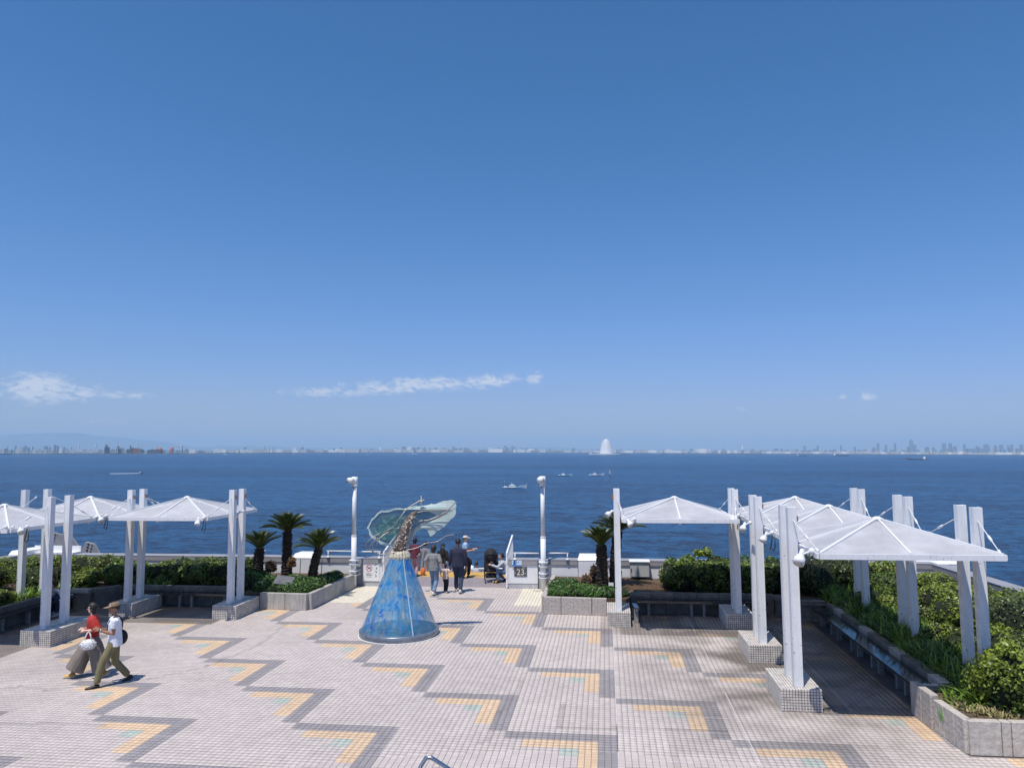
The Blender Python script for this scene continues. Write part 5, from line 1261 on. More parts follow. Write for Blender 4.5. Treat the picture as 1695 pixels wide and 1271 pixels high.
stump(-9.95, 22.95, .95, .11, .28, 'small offset on the right side of the tallest left palm', 5)
stump(-10.2, 22.4, .46, .24, .28, 'reddish brown leafless stump in front of the tallest left palm', 6)
# stays of the left palm: two thin poles
for x, lb in ((-9.95, 'thin dark stake right of the tallest left palm'), (-9.22, 'thin dark stake beside the curved palm trunk')):
    m = MB(); m.tube([(x, 23.6, .4), (x+.02, 23.6, 1.1)], .012, 6); o = m.build('stake', M_black); tag(o, lb, 'stake')
# grey sloping louvre screens beyond the left parapet
M_louv = mat('louvre_grey', (.30, .29, .29), .7, .15, 2)
root = thing('sloping_screen', 'grey sloping perforated screens of the building edge beyond the left parapet', 'screen')
for i, (x0, z0_, x1, z1_, x2) in enumerate(((-24.1, 1.22, -23.05, 1.0, -22.0), (-22.35, .78, -21.95, .70, -21.35))):
    m = MB(); m.add([(x0, 30, z0_), (x1, 30, z1_), (x2, 30, -.2), (x0-.5, 30, -.2), (x0, 30.12, z0_), (x1, 30.12, z1_), (x2, 30.12, -.2), (x0-.5, 30.12, -.2)], [(0, 3, 2, 1), (4, 5, 6, 7), (0, 1, 5, 4), (1, 2, 6, 5), (0, 4, 7, 3), (3, 7, 6, 2)]); m.build('screen_panel', M_louv, root)
    m = MB()
    for k in range(7): zz = z0_-.12-.13*k; m.box(x0+.12-.03*k, x0+.20-.03*k, 29.98, 29.995, zz, zz+.06); m.box(x0+.30-.03*k, x0+.36-.03*k, 29.98, 29.995, zz-.05, zz)
    m.build('slots', M_black, root)
# steel handrail end at the bottom of the picture
root = thing('steel_handrail', 'curved end of a steel handrail at the bottom edge', 'handrail')
m = MB(); m.tube([(-2.30, 8.4, .5), (-2.26, 9.05, .84), (-2.22, 9.15, .895), (-2.17, 9.17, .90), (-2.10, 9.12, .89), (-1.79, 8.83, .87), (-1.2, 8.2, .8)], .026, 12); m.build('rail_tube', M_steel, root)
m = MB(); m.tube([(-2.30, 8.4, .5), (-2.32, 8.2, 0)], .026, 12); m.build('rail_post', M_steel, root)
# ------------------------------------------------------------------ glass sculpture
def glassmat(name, col, alpha, rough=.08, noise_s=0, col2=None, a2=None, thr=(.45, .6)):
    m = bpy.data.materials.new(name); m.use_nodes = True; t = m.node_tree; p = t.nodes['Principled BSDF']
    p.inputs['Base Color'].default_value = (*col, 1); p.inputs['Roughness'].default_value = rough; p.inputs['Specular IOR Level'].default_value = .6
    tr = t.nodes.new('ShaderNodeBsdfTransparent'); ms = t.nodes.new('ShaderNodeMixShader'); ms.inputs[0].default_value = alpha
    t.links.new(tr.outputs[0], ms.inputs[1]); t.links.new(p.outputs[0], ms.inputs[2]); t.links.new(ms.outputs[0], t.nodes['Material Output'].inputs[0])
    if noise_s:
        co = t.nodes.new('ShaderNodeTexCoord'); n = t.nodes.new('ShaderNodeTexNoise'); n.inputs['Scale'].default_value = noise_s; n.inputs['Detail'].default_value = 6; n.inputs['Distortion'].default_value = 1.2
        t.links.new(co.outputs['Object'], n.inputs['Vector']); r = t.nodes.new('ShaderNodeMapRange'); r.inputs[1].default_value, r.inputs[2].default_value = thr
        t.links.new(n.outputs[0], r.inputs[0]); mm = t.nodes.new('ShaderNodeMixRGB'); mm.inputs[1].default_value = (*col, 1); mm.inputs[2].default_value = (*(col2 or col), 1)
        t.links.new(r.outputs[0], mm.inputs[0]); t.links.new(mm.outputs[0], p.inputs['Base Color'])
        if a2 is not None:
            r3 = t.nodes.new('ShaderNodeMapRange'); r3.inputs[3].default_value = alpha; r3.inputs[4].default_value = a2; t.links.new(r.outputs[0], r3.inputs[0]); t.links.new(r3.outputs[0], ms.inputs[0])
    return m
# the cone: clear acrylic with poured blue colour, seen on its wall
def cone_mat():
    m = bpy.data.materials.new('poured_blue_acrylic'); m.use_nodes = True; t = m.node_tree; p = t.nodes['Principled BSDF']; p.inputs['Roughness'].default_value = .07; p.inputs['Specular IOR Level'].default_value = .55
    co = t.nodes.new('ShaderNodeTexCoord'); sp = t.nodes.new('ShaderNodeSeparateXYZ'); t.links.new(co.outputs['Object'], sp.inputs[0])
    def N(scale, det, dist, st=(1, 1, 1), off=(0, 0, 0)):
        mp = t.nodes.new('ShaderNodeMapping'); mp.inputs['Scale'].default_value = st; mp.inputs['Location'].default_value = off; t.links.new(co.outputs['Object'], mp.inputs[0])
        n = t.nodes.new('ShaderNodeTexNoise'); n.inputs['Scale'].default_value = scale; n.inputs['Detail'].default_value = det; n.inputs['Distortion'].default_value = dist; n.inputs['Roughness'].default_value = .62
        t.links.new(mp.outputs[0], n.inputs['Vector']); return n.outputs[0]
    def MR(x, a, b, c=0, d=1):
        r = t.nodes.new('ShaderNodeMapRange'); r.inputs[1].default_value = a; r.inputs[2].default_value = b; r.inputs[3].default_value = c; r.inputs[4].default_value = d; t.links.new(x, r.inputs[0]); return r.outputs[0]
    def MX(f, a, b):
        mm = t.nodes.new('ShaderNodeMixRGB')
        for i, s in enumerate((f, a, b)):
            if isinstance(s, tuple): mm.inputs[i].default_value = (*s, 1)
            elif isinstance(s, (int, float)): mm.inputs[i].default_value = s
            else: t.links.new(s, mm.inputs[i])
        return mm.outputs[0]
    def M2(op, a, b):
        n = t.nodes.new('ShaderNodeMath'); n.operation = op
        for i, s in enumerate((a, b)):
            if isinstance(s, (int, float)): n.inputs[i].default_value = s
            else: t.links.new(s, n.inputs[i])
        return n.outputs[0]
    wash = MR(N(2.6, 7, 1.4, (1, 1, .65)), .38, .60); deep = MR(N(3.3, 9, 1.5, (1, 1, .7), (3.1, 0, 1)), .54, .64); teal = MR(N(3.2, 6, 1.2, (1, 1, .8), (0, 5, 2)), .60, .67); drip = MR(N(9, 4, .3, (1, 1, .09)), .50, .66); speck = MR(N(70, 2, 0), .62, .68)
    c = MX(wash, (.16, .31, .42), (.022, .23, .50)); c = MX(M2('MULTIPLY', drip, .38), c, (.34, .52, .64)); c = MX(deep, c, (.002, .09, .40)); c = MX(teal, c, (.01, .22, .32)); c = MX(M2('MULTIPLY', speck, .25), c, (.7, .75, .8))
    t.links.new(c, p.inputs['Base Color'])
    al = M2('ADD', M2('ADD', .56, M2('MULTIPLY', wash, .20)), M2('MULTIPLY', M2('MAXIMUM', deep, teal), .30))
    low = MR(sp.outputs[2], .14, .55, .55, 1.0)
    al = M2('MULTIPLY', al, low)
    tr = t.nodes.new('ShaderNodeBsdfTransparent'); ms = t.nodes.new('ShaderNodeMixShader'); t.links.new(al, ms.inputs[0]); t.links.new(tr.outputs[0], ms.inputs[1]); t.links.new(p.outputs[0], ms.inputs[2]); t.links.new(ms.outputs[0], t.nodes['Material Output'].inputs[0])
    bp = t.nodes.new('ShaderNodeBump'); bp.inputs['Strength'].default_value = .3; bp.inputs['Distance'].default_value = .01; t.links.new(N(14, 3, .5), bp.inputs['Height']); t.links.new(bp.outputs[0], p.inputs['Normal'])
    return m
M_rod = mat('weathered_steel_rod', (.36, .33, .30), .40, .2, 12, metal=.85)
SC = (-5.24, 18.72)
sc = thing('glass_sculpture', 'tall blue acrylic cone sculpture topped by frosted glass wings and bent steel rods', 'sculpture', (SC[0], SC[1], 0))
M_acr = cone_mat(); M_ring = mat('polished_base_ring', (.20, .23, .28), .30, .25, 3, metal=.35)
M_seal = mat('white_sealant', (.60, .60, .60), .6, .1, 6); M_gran = mat('granite_disc', (.17, .17, .165), .6, .5, 25)
m = MB(); m.lathe([(1.045, .0005), (1.03, .008)], n=48); m.build('sealant_ring', M_seal, sc)
m = MB(); m.lathe([(1.0, .008), (1.0, .135), (.975, .15), (.93, .15), (.93, .06)], n=48); m.build('base_ring', M_ring, sc)
m = MB(); m.lathe([(.93, .07), (.925, .13), (.02, .16)], n=40); m.build('granite_disc', M_gran, sc)
m = MB(); n = 56; v = []; hs = [.15+(1.90-.15)*k/14 for k in range(15)]
for z in hs:
    u = (z-.15)/(1.90-.15); r = .955*(1-u)+.235*u
    for k in range(n): v.append((r*math.cos(6.28318*k/n), r*math.sin(6.28318*k/n), z))
m.add(v, [(j*n+k, j*n+(k+1) % n, (j+1)*n+(k+1) % n, (j+1)*n+k) for j in range(14) for k in range(n)], smooth=True); m.build('cone_wall', M_acr, sc)
# acrylic edge strips where the cone's sheets join, and inner light posts
M_edge = glassmat('sheet_edge', (.62, .74, .82), .55, .2); M_lightpost = mat('white_inner_post', (.50, .60, .66), .5, .2, 8)
for a in (-.95, 1.1, 2.7):
    m = MB(); m.bar((.965*math.cos(a), .965*math.sin(a), .15), (.245*math.cos(a), .245*math.sin(a), 1.90), .02, .02); m.build('sheet_joint', M_edge, sc)
for a, b_ in ((-1.25, .80), (-2.5, .80), (1.6, .7)):
    m = MB(); m.tube([(b_*math.cos(a), b_*math.sin(a), .15), (.17*math.cos(a), .17*math.sin(a), 1.88)], .036, 8); m.build('inner_post', M_lightpost, sc)
m = MB(); m.lathe([(.40, .15), (.30, .24), (.10, .30), (.01, .31)], (.1, .1, 0), 16); m.lathe([(.25, .15), (.18, .21), (.01, .24)], (-.4, -.1, 0), 14); m.build('pebble_mound', M_gran, sc)
m = MB(); m.tube([(0, 0, .2), (.02, 0, 1.9)], .05, 10); m.build('inner_mast', M_steel, sc)
# collar and shell-patterned neck
M_col = mat('shell_collar', (.62, .57, .44), .7, .3, 20, .6, 40); M_neck = mat('shell_neck', (.20, .15, .12), .8, .35, 18, .8, 30, col2=(.03, .02, .018)); M_shell = mat('shell_white', (.66, .60, .52), .7, .2, 20)
m = MB(); v = []; n = 40
for z, rr in ((1.87, .245), (1.93, .26), (2.02, .235), (2.07, .20)):
    for k in range(n): r_q = rr*(1.06 if k % 2 else .95); v.append((r_q*math.cos(6.28318*k/n), r_q*math.sin(6.28318*k/n), z))
m.add(v, [(j*n+k, j*n+(k+1) % n, (j+1)*n+(k+1) % n, (j+1)*n+k) for j in range(3) for k in range(n)]); m.build('collar', M_col, sc)
neck = [(-.01, 0, 2.0), (.01, 0, 2.2), (.06, .02, 2.4), (.14, .04, 2.6), (.22, .06, 2.8), (.33, .08, 2.98), (.42, .09, 3.04)]; nr = [.185, .165, .14, .125, .105, .07, .03]
m = MB(); m.tube(neck, nr, 14); nk = m.build('neck', M_neck, sc)
m = MB(); rr = random.Random(9)
for k in range(210):
    i = rr.randrange(0, 5); u = rr.random(); c = Vector(neck[i]).lerp(Vector(neck[i+1]), u); r_ = nr[i]*(1-u)+nr[i+1]*u; a = rr.uniform(0, 6.283); s = rr.uniform(.014, .028)
    m.ball((c.x+r_*math.cos(a), c.y+r_*math.sin(a), c.z), (s, s, s*.8), 6, 3)
m.build('shells', M_shell, nk)
# wings: frosted glass sheets with real thickness, swept back
def wy(x, z): return .06+.16*(x+.1)+.10*math.sin(2.2*x)+.05*(z-2.7)
def rough_poly(pts, seed, jag=.012, sub=5):
    r_ = random.Random(seed); out = []
    for i, (x, z) in enumerate(pts):
        x2, z2 = pts[(i+1) % len(pts)]
        for k in range(sub): u = k/sub; out.append((x+(x2-x)*u+(r_.uniform(-jag, jag) if k else 0), z+(z2-z)*u+(r_.uniform(-jag, jag) if k else 0)))
    return out
def sheet(name, pts, m_, dy=0.0, th=.012, hole=None):
    from mathutils.geometry import tessellate_polygon
    loops = [[Vector((x, z, 0)) for x, z in pts]]+([[Vector((x, z, 0)) for x, z in hole]] if hole else [])
    flat = [p for l in loops for p in l]; tri = tessellate_polygon(loops); v = []
    for s in (0, 1):
        for p in flat: v.append((p.x, wy(p.x, p.y)+dy+s*th, p.y))
    N_ = len(flat); f = []
    for t_ in tri:
        a, b_, c = t_; nn = (flat[b_]-flat[a]).cross(flat[c]-flat[a]).z
        if nn < 0: a, c = c, a
        f += [(a, b_, c), (N_+c, N_+b_, N_+a)]
    o_ = 0
    for l in loops:
        n_ = len(l); f += [(o_+i, o_+(i+1) % n_, N_+o_+(i+1) % n_, N_+o_+i) for i in range(n_)]; o_ += n_
    b = MB(); b.add(v, f); return b.build(name, m_, sc)
outer = [(-.82,2.65),(-.76,2.77),(-.71,2.87),(-.63,2.93),(-.57,3.02),(-.49,3.08),(-.38,3.08),(-.3,3.09),(-.19,3.12),(-.05,3.14),(.03,3.11),(.14,3.12),(.24,3.15),(.36,3.19),(.46,3.17),(.61,3.18),(.75,3.24),(.81,3.21),(.91,3.24),(1.03,3.29),(1.16,3.30),(1.26,3.32),(1.36,3.29),(1.4,3.17),(1.38,3.09),(1.40,3.01),(1.34,2.89),(1.26,2.83),(1.2,2.76),(1.06,2.62),(.89,2.52),(.81,2.44),(.73,2.39),(.69,2.48),(.65,2.55),(.59,2.60),(.53,2.61),(.45,2.56),(.36,2.48),(.30,2.40),(.24,2.26),(.16,2.12),(-.04,2.08),(-.17,2.14),(-.27,2.18),(-.37,2.20),(-.46,2.23),(-.52,2.29),(-.58,2.35),(-.64,2.37),(-.71,2.41),(-.76,2.49),(-.77,2.57)]
teal = [(-.77,2.65),(-.70,2.82),(-.60,2.92),(-.54,2.99),(-.46,3.035),(-.36,3.03),(-.28,3.04),(-.17,3.07),(-.05,3.095),(.04,3.07),(.18,3.07),(.30,3.09),(.38,3.06),(.55,3.06),(.70,3.02),(.86,2.95),(.84,2.83),(.68,2.75),(.46,2.72),(.30,2.60),(.18,2.40),(.06,2.22),(-.17,2.21),(-.37,2.26),(-.5,2.33),(-.62,2.42),(-.69,2.48),(-.73,2.57)]
inner = [(-.62,2.57),(-.54,2.73),(-.38,2.87),(-.13,2.95),(.14,2.91),(.18,2.73),(.04,2.53),(-.13,2.41),(-.29,2.33),(-.46,2.37),(-.58,2.47)]
M_frost = glassmat('frosted_glass', (.46, .58, .55), .88, .7, 5, (.52, .62, .60)); M_tealg = glassmat('teal_glass', (.10, .18, .20), .34, .08, 4, (.14, .25, .26), .45); M_teald = glassmat('teal_paint_glass', (.05, .20, .20), .38, .15, 7, (.20, .36, .34), .6)
sheet('frosted_wing', rough_poly(outer, 1), M_frost, 0, .012, hole=rough_poly(teal, 2, .006)[::-1])
sheet('teal_wing', rough_poly(teal, 3, .004), M_tealg, .018, .010); sheet('painted_inner_wing', rough_poly(inner, 4, .02), M_teald, -.014, .008)
rods = [[(-.62,2.33),(-.38,2.53),(-.13,2.69),(.03,2.93),(.18,3.13),(.48,3.32)],[(-.02,2.05),(-.29,2.02),(-.54,2.04),(-.64,2.17),(-.58,2.33),(-.33,2.49),(-.13,2.59),(.01,2.65)],[(-.13,2.12),(.08,2.49),(.10,2.73),(.28,2.95),(.53,3.04),(.85,3.07),(1.38,3.11)],
 [(0,2.39),(.24,2.75),(.44,2.79),(.81,2.85),(1.16,3.05),(1.44,3.28)],[(-.05,2.10),(-.25,2.08),(-.46,2.10),(-.72,2.13),(-.76,2.25),(-.69,2.37),(-.46,2.53)],[(-.1,2.02),(-.37,1.98),(-.62,2.11),(-.64,2.25),(-.46,2.43)],[(.1,2.06),(.16,2.08),(.45,2.14),(.65,2.24),(.93,2.28),(1.12,2.40),(1.34,2.45)],
 [(.49,2.65),(.69,2.81),(.93,2.91),(1.22,3.07)],[(-.49,2.23),(-.46,2.37),(-.29,2.53),(.01,2.66)],[(.1,2.1),(.24,2.3),(.34,2.6),(.55,2.75),(.9,2.88),(1.2,3.0)],[(-.1,2.1),(-.05,2.5),(.12,2.85),(.3,3.0)]]
for k, r_ in enumerate(rods):
    P_ = [Vector((x, wy(x, z)-.10-.05*(k % 3)-.08*math.sin(i*.9+k), z)) for i, (x, z) in enumerate(r_)]; Q = []
    for i in range(len(P_)-1):      # Catmull-Rom through the bends
        p0, p1, p2, p3 = P_[max(i-1, 0)], P_[i], P_[i+1], P_[min(i+2, len(P_)-1)]
        for s in range(10):
            t_ = s/10; Q.append(.5*((2*p1)+(p2-p0)*t_+(2*p0-5*p1+4*p2-p3)*t_*t_+(3*p1-p0-3*p2+p3)*t_**3))
    Q.append(P_[-1]); m = MB(); m.tube(Q, .0095, 8); m.build('steel_rod', M_rod, sc)
m = MB(); m.tube([(.52, .14, 3.02), (.52, .14, 3.43)], .012, 6); m.bar((.44, .14, 3.31), (.60, .14, 3.34), .02, .02); m.ball((.52, .14, 3.30), .035); m.ball((.52, .14, 3.42), .02); m.build('wind_vane', M_col, sc)

# ------------------------------------------------------------------ people
def cloth(name, col, var=.12, scale=6, stripes=None, spots=None):
    m = mat(name, col, .85, var, scale, .15, 25)
    t = m.node_tree; b = t.nodes['Principled BSDF']; src = b.inputs['Base Color'].links[0].from_socket
    if stripes:
        co = t.nodes.new('ShaderNodeTexCoord'); sp = t.nodes.new('ShaderNodeSeparateXYZ'); t.links.new(co.outputs['Object'], sp.inputs[0])
        mt = t.nodes.new('ShaderNodeMath'); mt.operation = 'MULTIPLY'; mt.inputs[1].default_value = stripes[1]; t.links.new(sp.outputs[2], mt.inputs[0])
        fr = t.nodes.new('ShaderNodeMath'); fr.operation = 'FRACT'; t.links.new(mt.outputs[0], fr.inputs[0]); g = t.nodes.new('ShaderNodeMath'); g.operation = 'GREATER_THAN'; g.inputs[1].default_value = .5; t.links.new(fr.outputs[0], g.inputs[0])
        mm = t.nodes.new('ShaderNodeMixRGB'); t.links.new(g.outputs[0], mm.inputs[0]); t.links.new(src, mm.inputs[1]); mm.inputs[2].default_value = (*stripes[0], 1); t.links.new(mm.outputs[0], b.inputs['Base Color'])
    if spots:
        co = t.nodes.new('ShaderNodeTexCoord'); vo = t.nodes.new('ShaderNodeTexVoronoi'); vo.inputs['Scale'].default_value = spots[1]; t.links.new(co.outputs['Object'], vo.inputs['Vector'])
        r = t.nodes.new('ShaderNodeMapRange'); r.inputs[1].default_value = .38; r.inputs[2].default_value = .30; t.links.new(vo.outputs[0], r.inputs[0])
        mm = t.nodes.new('ShaderNodeMixRGB'); t.links.new(r.outputs[0], mm.inputs[0]); t.links.new(src, mm.inputs[1]); mm.inputs[2].default_value = (*spots[0], 1); t.links.new(mm.outputs[0], b.inputs['Base Color'])
    return m
SK = mat('skin', (.56, .33, .24), .55, .05, 8); SKT = mat('tanned_skin', (.30, .15, .09), .55, .05, 8); SKP = mat('pale_skin', (.66, .44, .35), .55, .05, 8)
HB = mat('black_hair', (.014, .011, .010), .62, .3, 60); HBR = mat('dark_brown_hair', (.035, .018, .012), .6, .3, 60)
EYE_M = mat('eye_dark', (.02, .015, .012), .3, .1, 20); LIP = mat('lip', (.38, .13, .11), .5, .1, 20)
QUEUE = []
def remesh(b, name, m_, parent, vox=.011, smooth=6, wob=0.0, wsc=9.0):
    """fuse overlapping limbs into one continuous surface (finished for all figures at once below)"""
    o = b.build(name, m_, parent); md = o.modifiers.new('fuse', 'REMESH'); md.mode = 'VOXEL'; md.voxel_size = vox
    sm = o.modifiers.new('soften', 'SMOOTH'); sm.iterations = smooth; sm.factor = .5; QUEUE.append((o, m_, wob, wsc)); return o
def finish_remesh():
    bpy.context.view_layer.update(); dg = bpy.context.evaluated_depsgraph_get(); out = []
    for o, m_, wob, wsc in QUEUE: out.append(bpy.data.meshes.new_from_object(o.evaluated_get(dg)))
    for (o, m_, wob, wsc), me in zip(QUEUE, out):
        me.name = o.name.split('.')[0]; o.modifiers.clear()
        if wob:
            n_ = len(me.vertices); co = np.empty(n_*3); me.vertices.foreach_get('co', co); co = co.reshape(-1, 3); nn = np.empty(n_*3); me.vertices.foreach_get('normal', nn); nn = nn.reshape(-1, 3)
            w_ = np.array([noise.noise(Vector((p[0]*wsc, p[1]*wsc, p[2]*wsc*.45))) for p in co]); me.vertices.foreach_set('co', (co+nn*(wob*w_)[:, None]).ravel())
        me.polygons.foreach_set('use_smooth', [True]*len(me.polygons)); me.materials.clear(); me.materials.append(m_); me.update(); o.data = me
def loft(b, rings, n=20, mi=0):
    """rings: (centre, half width, half depth, [lean of ring about x])"""
    v = []
    for r_ in rings:
        c, rx, ry = Vector(r_[0]), r_[1], r_[2]; tl = r_[3] if len(r_) > 3 else 0
        for k in range(n):
            a = 2*math.pi*k/n; p = Vector((rx*math.cos(a), ry*math.sin(a), 0)); p.rotate(Euler((tl, 0, 0))); v.append(c+p)
    f = [(i*n+k, i*n+(k+1) % n, (i+1)*n+(k+1) % n, (i+1)*n+k) for i in range(len(rings)-1) for k in range(n)]
    f += [tuple(range(n-1, -1, -1)), tuple(range((len(rings)-1)*n, len(rings)*n))]; b.add(v, f, mi, True)
def ik(a, c, l1, l2, pole):
    a, c = Vector(a), Vector(c); d = c-a; L = min(d.length, (l1+l2)*.999); d.normalize(); c = a+d*L
    x = (l1*l1-l2*l2+L*L)/(2*L); h = math.sqrt(max(0, l1*l1-x*x)); pv = Vector(pole); pv = (pv-d*pv.dot(d)).normalized(); return a+d*x+pv*h, c
def person(label, loc, head_dir, H, feet, hands, top=(None, 'short'), bottom=None, skin=SK, hair=(HB, 'short'), cap=None, lean=0.0, pelvis=None, look=0.0, pitch=0.0, shoes=None, sock=None, dress=None, culotte=None, main=False, bulk=1.0, group=None, vox=None, side=0.0, crouch=False):
    hx, hy = head_dir; root = thing('person', label, 'person', loc, math.atan2(-hx, hy), group); s = H/1.7; vx = vox or (.008 if main else .012)
    pel = Vector(pelvis) if pelvis else Vector((0, 0, .90*s)); sp = Vector((side, math.sin(lean), math.cos(lean))); sp.normalize()
    chest = pel+sp*.36*s; neck = pel+sp*.50*s; hc = neck+Vector((0, math.sin(lean*.6)*.12+.015, .135*math.cos(lean*.5)))*s
    hips = [pel+Vector((sx*.085*s, 0, -.02*s)) for sx in (-1, 1)]; sh = [pel+sp*.445*s+Vector((sx*.165*s*bulk, 0, 0)) for sx in (-1, 1)]
    legs = []; arms = []
    for i, f in enumerate(feet):
        a = Vector(f[:3])*1.0+Vector((0, 0, .075*s)); kp = (0, 1, .12) if not crouch else (0, 1, .9); k, a = ik(hips[i], a, .43*s, .41*s, kp); legs.append((hips[i], k, a, f[3] if len(f) > 3 else 0.0))
    for i, h in enumerate(hands):
        e, w_ = ik(sh[i], Vector(h[:3]), .29*s, .25*s, h[3] if len(h) > 3 else ((-1 if i == 0 else 1)*.35, -1, -.4)); arms.append((sh[i], e, w_))
    b = MB()
    loft(b, [(pel-sp*.06*s, .13*s, .10*s), (pel+sp*.02*s, .155*s*bulk, .11*s), (pel+sp*.16*s, .125*s*bulk, .09*s), (pel+sp*.32*s, .15*s*bulk, .10*s), (pel+sp*.43*s, .155*s*bulk, .085*s), (pel+sp*.475*s, .09*s, .06*s)])
    b.tube([neck-sp*.08*s, neck+sp*.01*s, hc-Vector((0, .01, .06))*s], [.06*s, .05*s, .05*s], 10)
    for hp, k, a, tz in legs: b.tube([hp, hp.lerp(k, .5), k, k.lerp(a, .35), a], [.085*s, .075*s, .054*s, .056*s, .036*s], 10)
    for (s0, e, w_) in arms:
        b.tube([s0-Vector((0, 0, .01)), s0.lerp(e, .5), e, e.lerp(w_, .4), w_], [.052*s, .046*s, .037*s, .036*s, .025*s], 10)
        d = (w_-e).normalized(); o_ = d.cross(Vector((0, 0, 1))); o_ = (o_.normalized() if o_.length > .05 else Vector((1, 0, 0))); c = w_+d*.045*s; up = o_.cross(d)
        b.tube([w_, w_+d*.03*s, w_+d*.085*s], [.024*s, .034*s, .036*s], 8, sx=1.0)
        for q, fl in zip((-.027, -.009, .009, .027), (.062, .075, .070, .055)):
            p0 = w_+d*.08*s+o_*q*s; p1 = p0+(d*.6-up*.25)*fl*s*.8; p2 = p1+(d*.3-up*.8)*fl*s*.5; b.tube([p0-d*.02*s, p0, p1, p2], [.010*s, .0095*s, .0085*s, .007*s], 6)
        b.tube([w_+d*.03*s-o_*.03*s, w_+d*.06*s-o_*.055*s-up*.02*s, w_+d*.095*s-o_*.05*s-up*.035*s], [.012*s, .011*s, .008*s], 6)
    HM = Matrix.Rotation(look, 3, 'Z') @ Matrix.Rotation(-pitch, 3, 'X')
    hp_ = lambda x, y, z: hc+HM @ (Vector((x, y, z))*s)
    b.ball(hc+HM @ Vector((0, -.008, .02))*s, (.074*s, .092*s, .098*s), 16, 12, rot=HM); b.ball(hp_(0, .022, -.045), (.055*s, .062*s, .066*s), 12, 8, rot=HM)
    b.tube([hp_(0, .078, .018), hp_(0, .104, -.018), hp_(0, .082, -.024)], [.007*s, .0125*s, .008*s], 6)
    for sx in (-1, 1): b.ball(hp_(sx*.076, -.005, -.005), (.011*s, .020*s, .031*s), 8, 6, rot=HM)
    body = remesh(b, 'body', skin, root, vx, 3)
    for sx in (-1, 1):
        e_ = MB(); e_.ball(hp_(sx*.031, .0795, .016), (.014*s, .007*s, .007*s), 8, 5, rot=HM); e_.ball(hp_(sx*.031, .083, .036), (.020*s, .005*s, .004*s), 8, 4, rot=HM); e_.build('eye', EYE_M, body)
    e_ = MB(); e_.ball(hp_(0, .0815, -.050), (.022*s, .007*s, .007*s), 8, 5, rot=HM); e_.build('mouth', LIP, body)
    # hair
    hm, style = hair; b = MB(); v = []; nu, nv = 20, 14
    for j in range(nv+1):
        th = math.pi*j/nv
        for i in range(nu):
            a = 2*math.pi*i/nu; d = Vector((math.sin(th)*math.cos(a), math.sin(th)*math.sin(a), -math.cos(th))); face = d.y > .25 and d.z < .42 and abs(d.x) < .80
            ear = abs(d.x) > .6 and d.z < -.15 and d.y > -.3; lowc = {'short': -.45, 'bob': -.95, 'long': -.9}[style]
            r_ = .80 if (face or d.z < lowc or (ear and style == 'short')) else 1.17+.09*noise.noise(d*5+Vector((H, 0, 0)))
            v.append(hp_(d.x*.076*r_, -.010+d.y*.094*r_, .020+d.z*.100*r_))
    b.add(v, [(j*nu+i, j*nu+(i+1) % nu, (j+1)*nu+(i+1) % nu, (j+1)*nu+i) for j in range(nv) for i in range(nu)], smooth=True)
    if style == 'bob': b.ball(hp_(0, -.045, -.055), (.085*s, .058*s, .085*s), 12, 8, rot=HM)
    if style == 'long': loft(b, [(hp_(0, -.06, .03), .085*s, .05*s), (hp_(0, -.085, -.12), .105*s, .05*s), (hp_(0, -.115, -.30), .12*s, .045*s), (hp_(0, -.125, -.43), .07*s, .03*s)])
    b.build('hair', hm, root)
    if cap:
        b = MB(); v = []
        for j in range(7):
            th = math.pi/2*j/6
            for i in range(20):
                a = 2*math.pi*i/20; v.append(hp_(.092*math.cos(th)*math.cos(a), -.010+.108*math.cos(th)*math.sin(a), .045+.088*math.sin(th)))
        b.add(v, [(j*20+i, j*20+(i+1) % 20, (j+1)*20+(i+1) % 20, (j+1)*20+i) for j in range(6) for i in range(20)], smooth=True)
        br = []; 
        for z in (0, -.006):
            for k in range(9):
                a = math.pi*(.12+.76*k/8); br += [hp_(.088*math.cos(a), .09*math.sin(a)*.9, .050+z), hp_(.082*math.cos(a), .085+.105*math.sin(a), .036+z)]
        b.add(br, [(2*k, 2*k+1, 2*k+3, 2*k+2) for k in range(8)]+[(18+2*k+2, 18+2*k+3, 18+2*k+1, 18+2*k) for k in range(8)])
        b.build('cap', cap, root)
    # clothes
    if top[0] is not None:
        b = MB(); g = .018; sl = {'short': .62, 'elbow': .98, 'wide': .98, 'long': 1.0}[top[1]]
        loft(b, [(pel-sp*(.10 if not crouch else .02)*s, (.165*bulk+g)*s, (.12+g)*s), (pel+sp*.05*s, (.16*bulk+g)*s, (.115+g)*s), (pel+sp*.2*s, (.145*bulk+g)*s, (.105+g)*s), (pel+sp*.34*s, (.165*bulk+g)*s, (.11+g)*s), (pel+sp*.44*s, (.165*bulk+.004)*s, (.085+.01)*s), (pel+sp*.487*s, .078*s, .066*s)])
        for (s0, e, w_) in arms:
            pts = [s0-Vector((0, 0, .012*s)), s0.lerp(e, .5*min(sl, 1)), s0.lerp(e, min(sl, 1))]; rad = [.066*s, .068*s, .066*s]
            if top[1] == 'long': pts += [e.lerp(w_, .5), e.lerp(w_, .95)]; rad[2] = .056*s; rad += [.05*s, .040*s]
            if top[1] == 'elbow': rad = [.068*s, .070*s, .068*s]
            if top[1] == 'wide': rad = [.080*s, .104*s, .110*s]
            b.tube(pts, rad, 12)
        remesh(b, 'top', top[0], root, vx*1.1, 4, .007, 13)
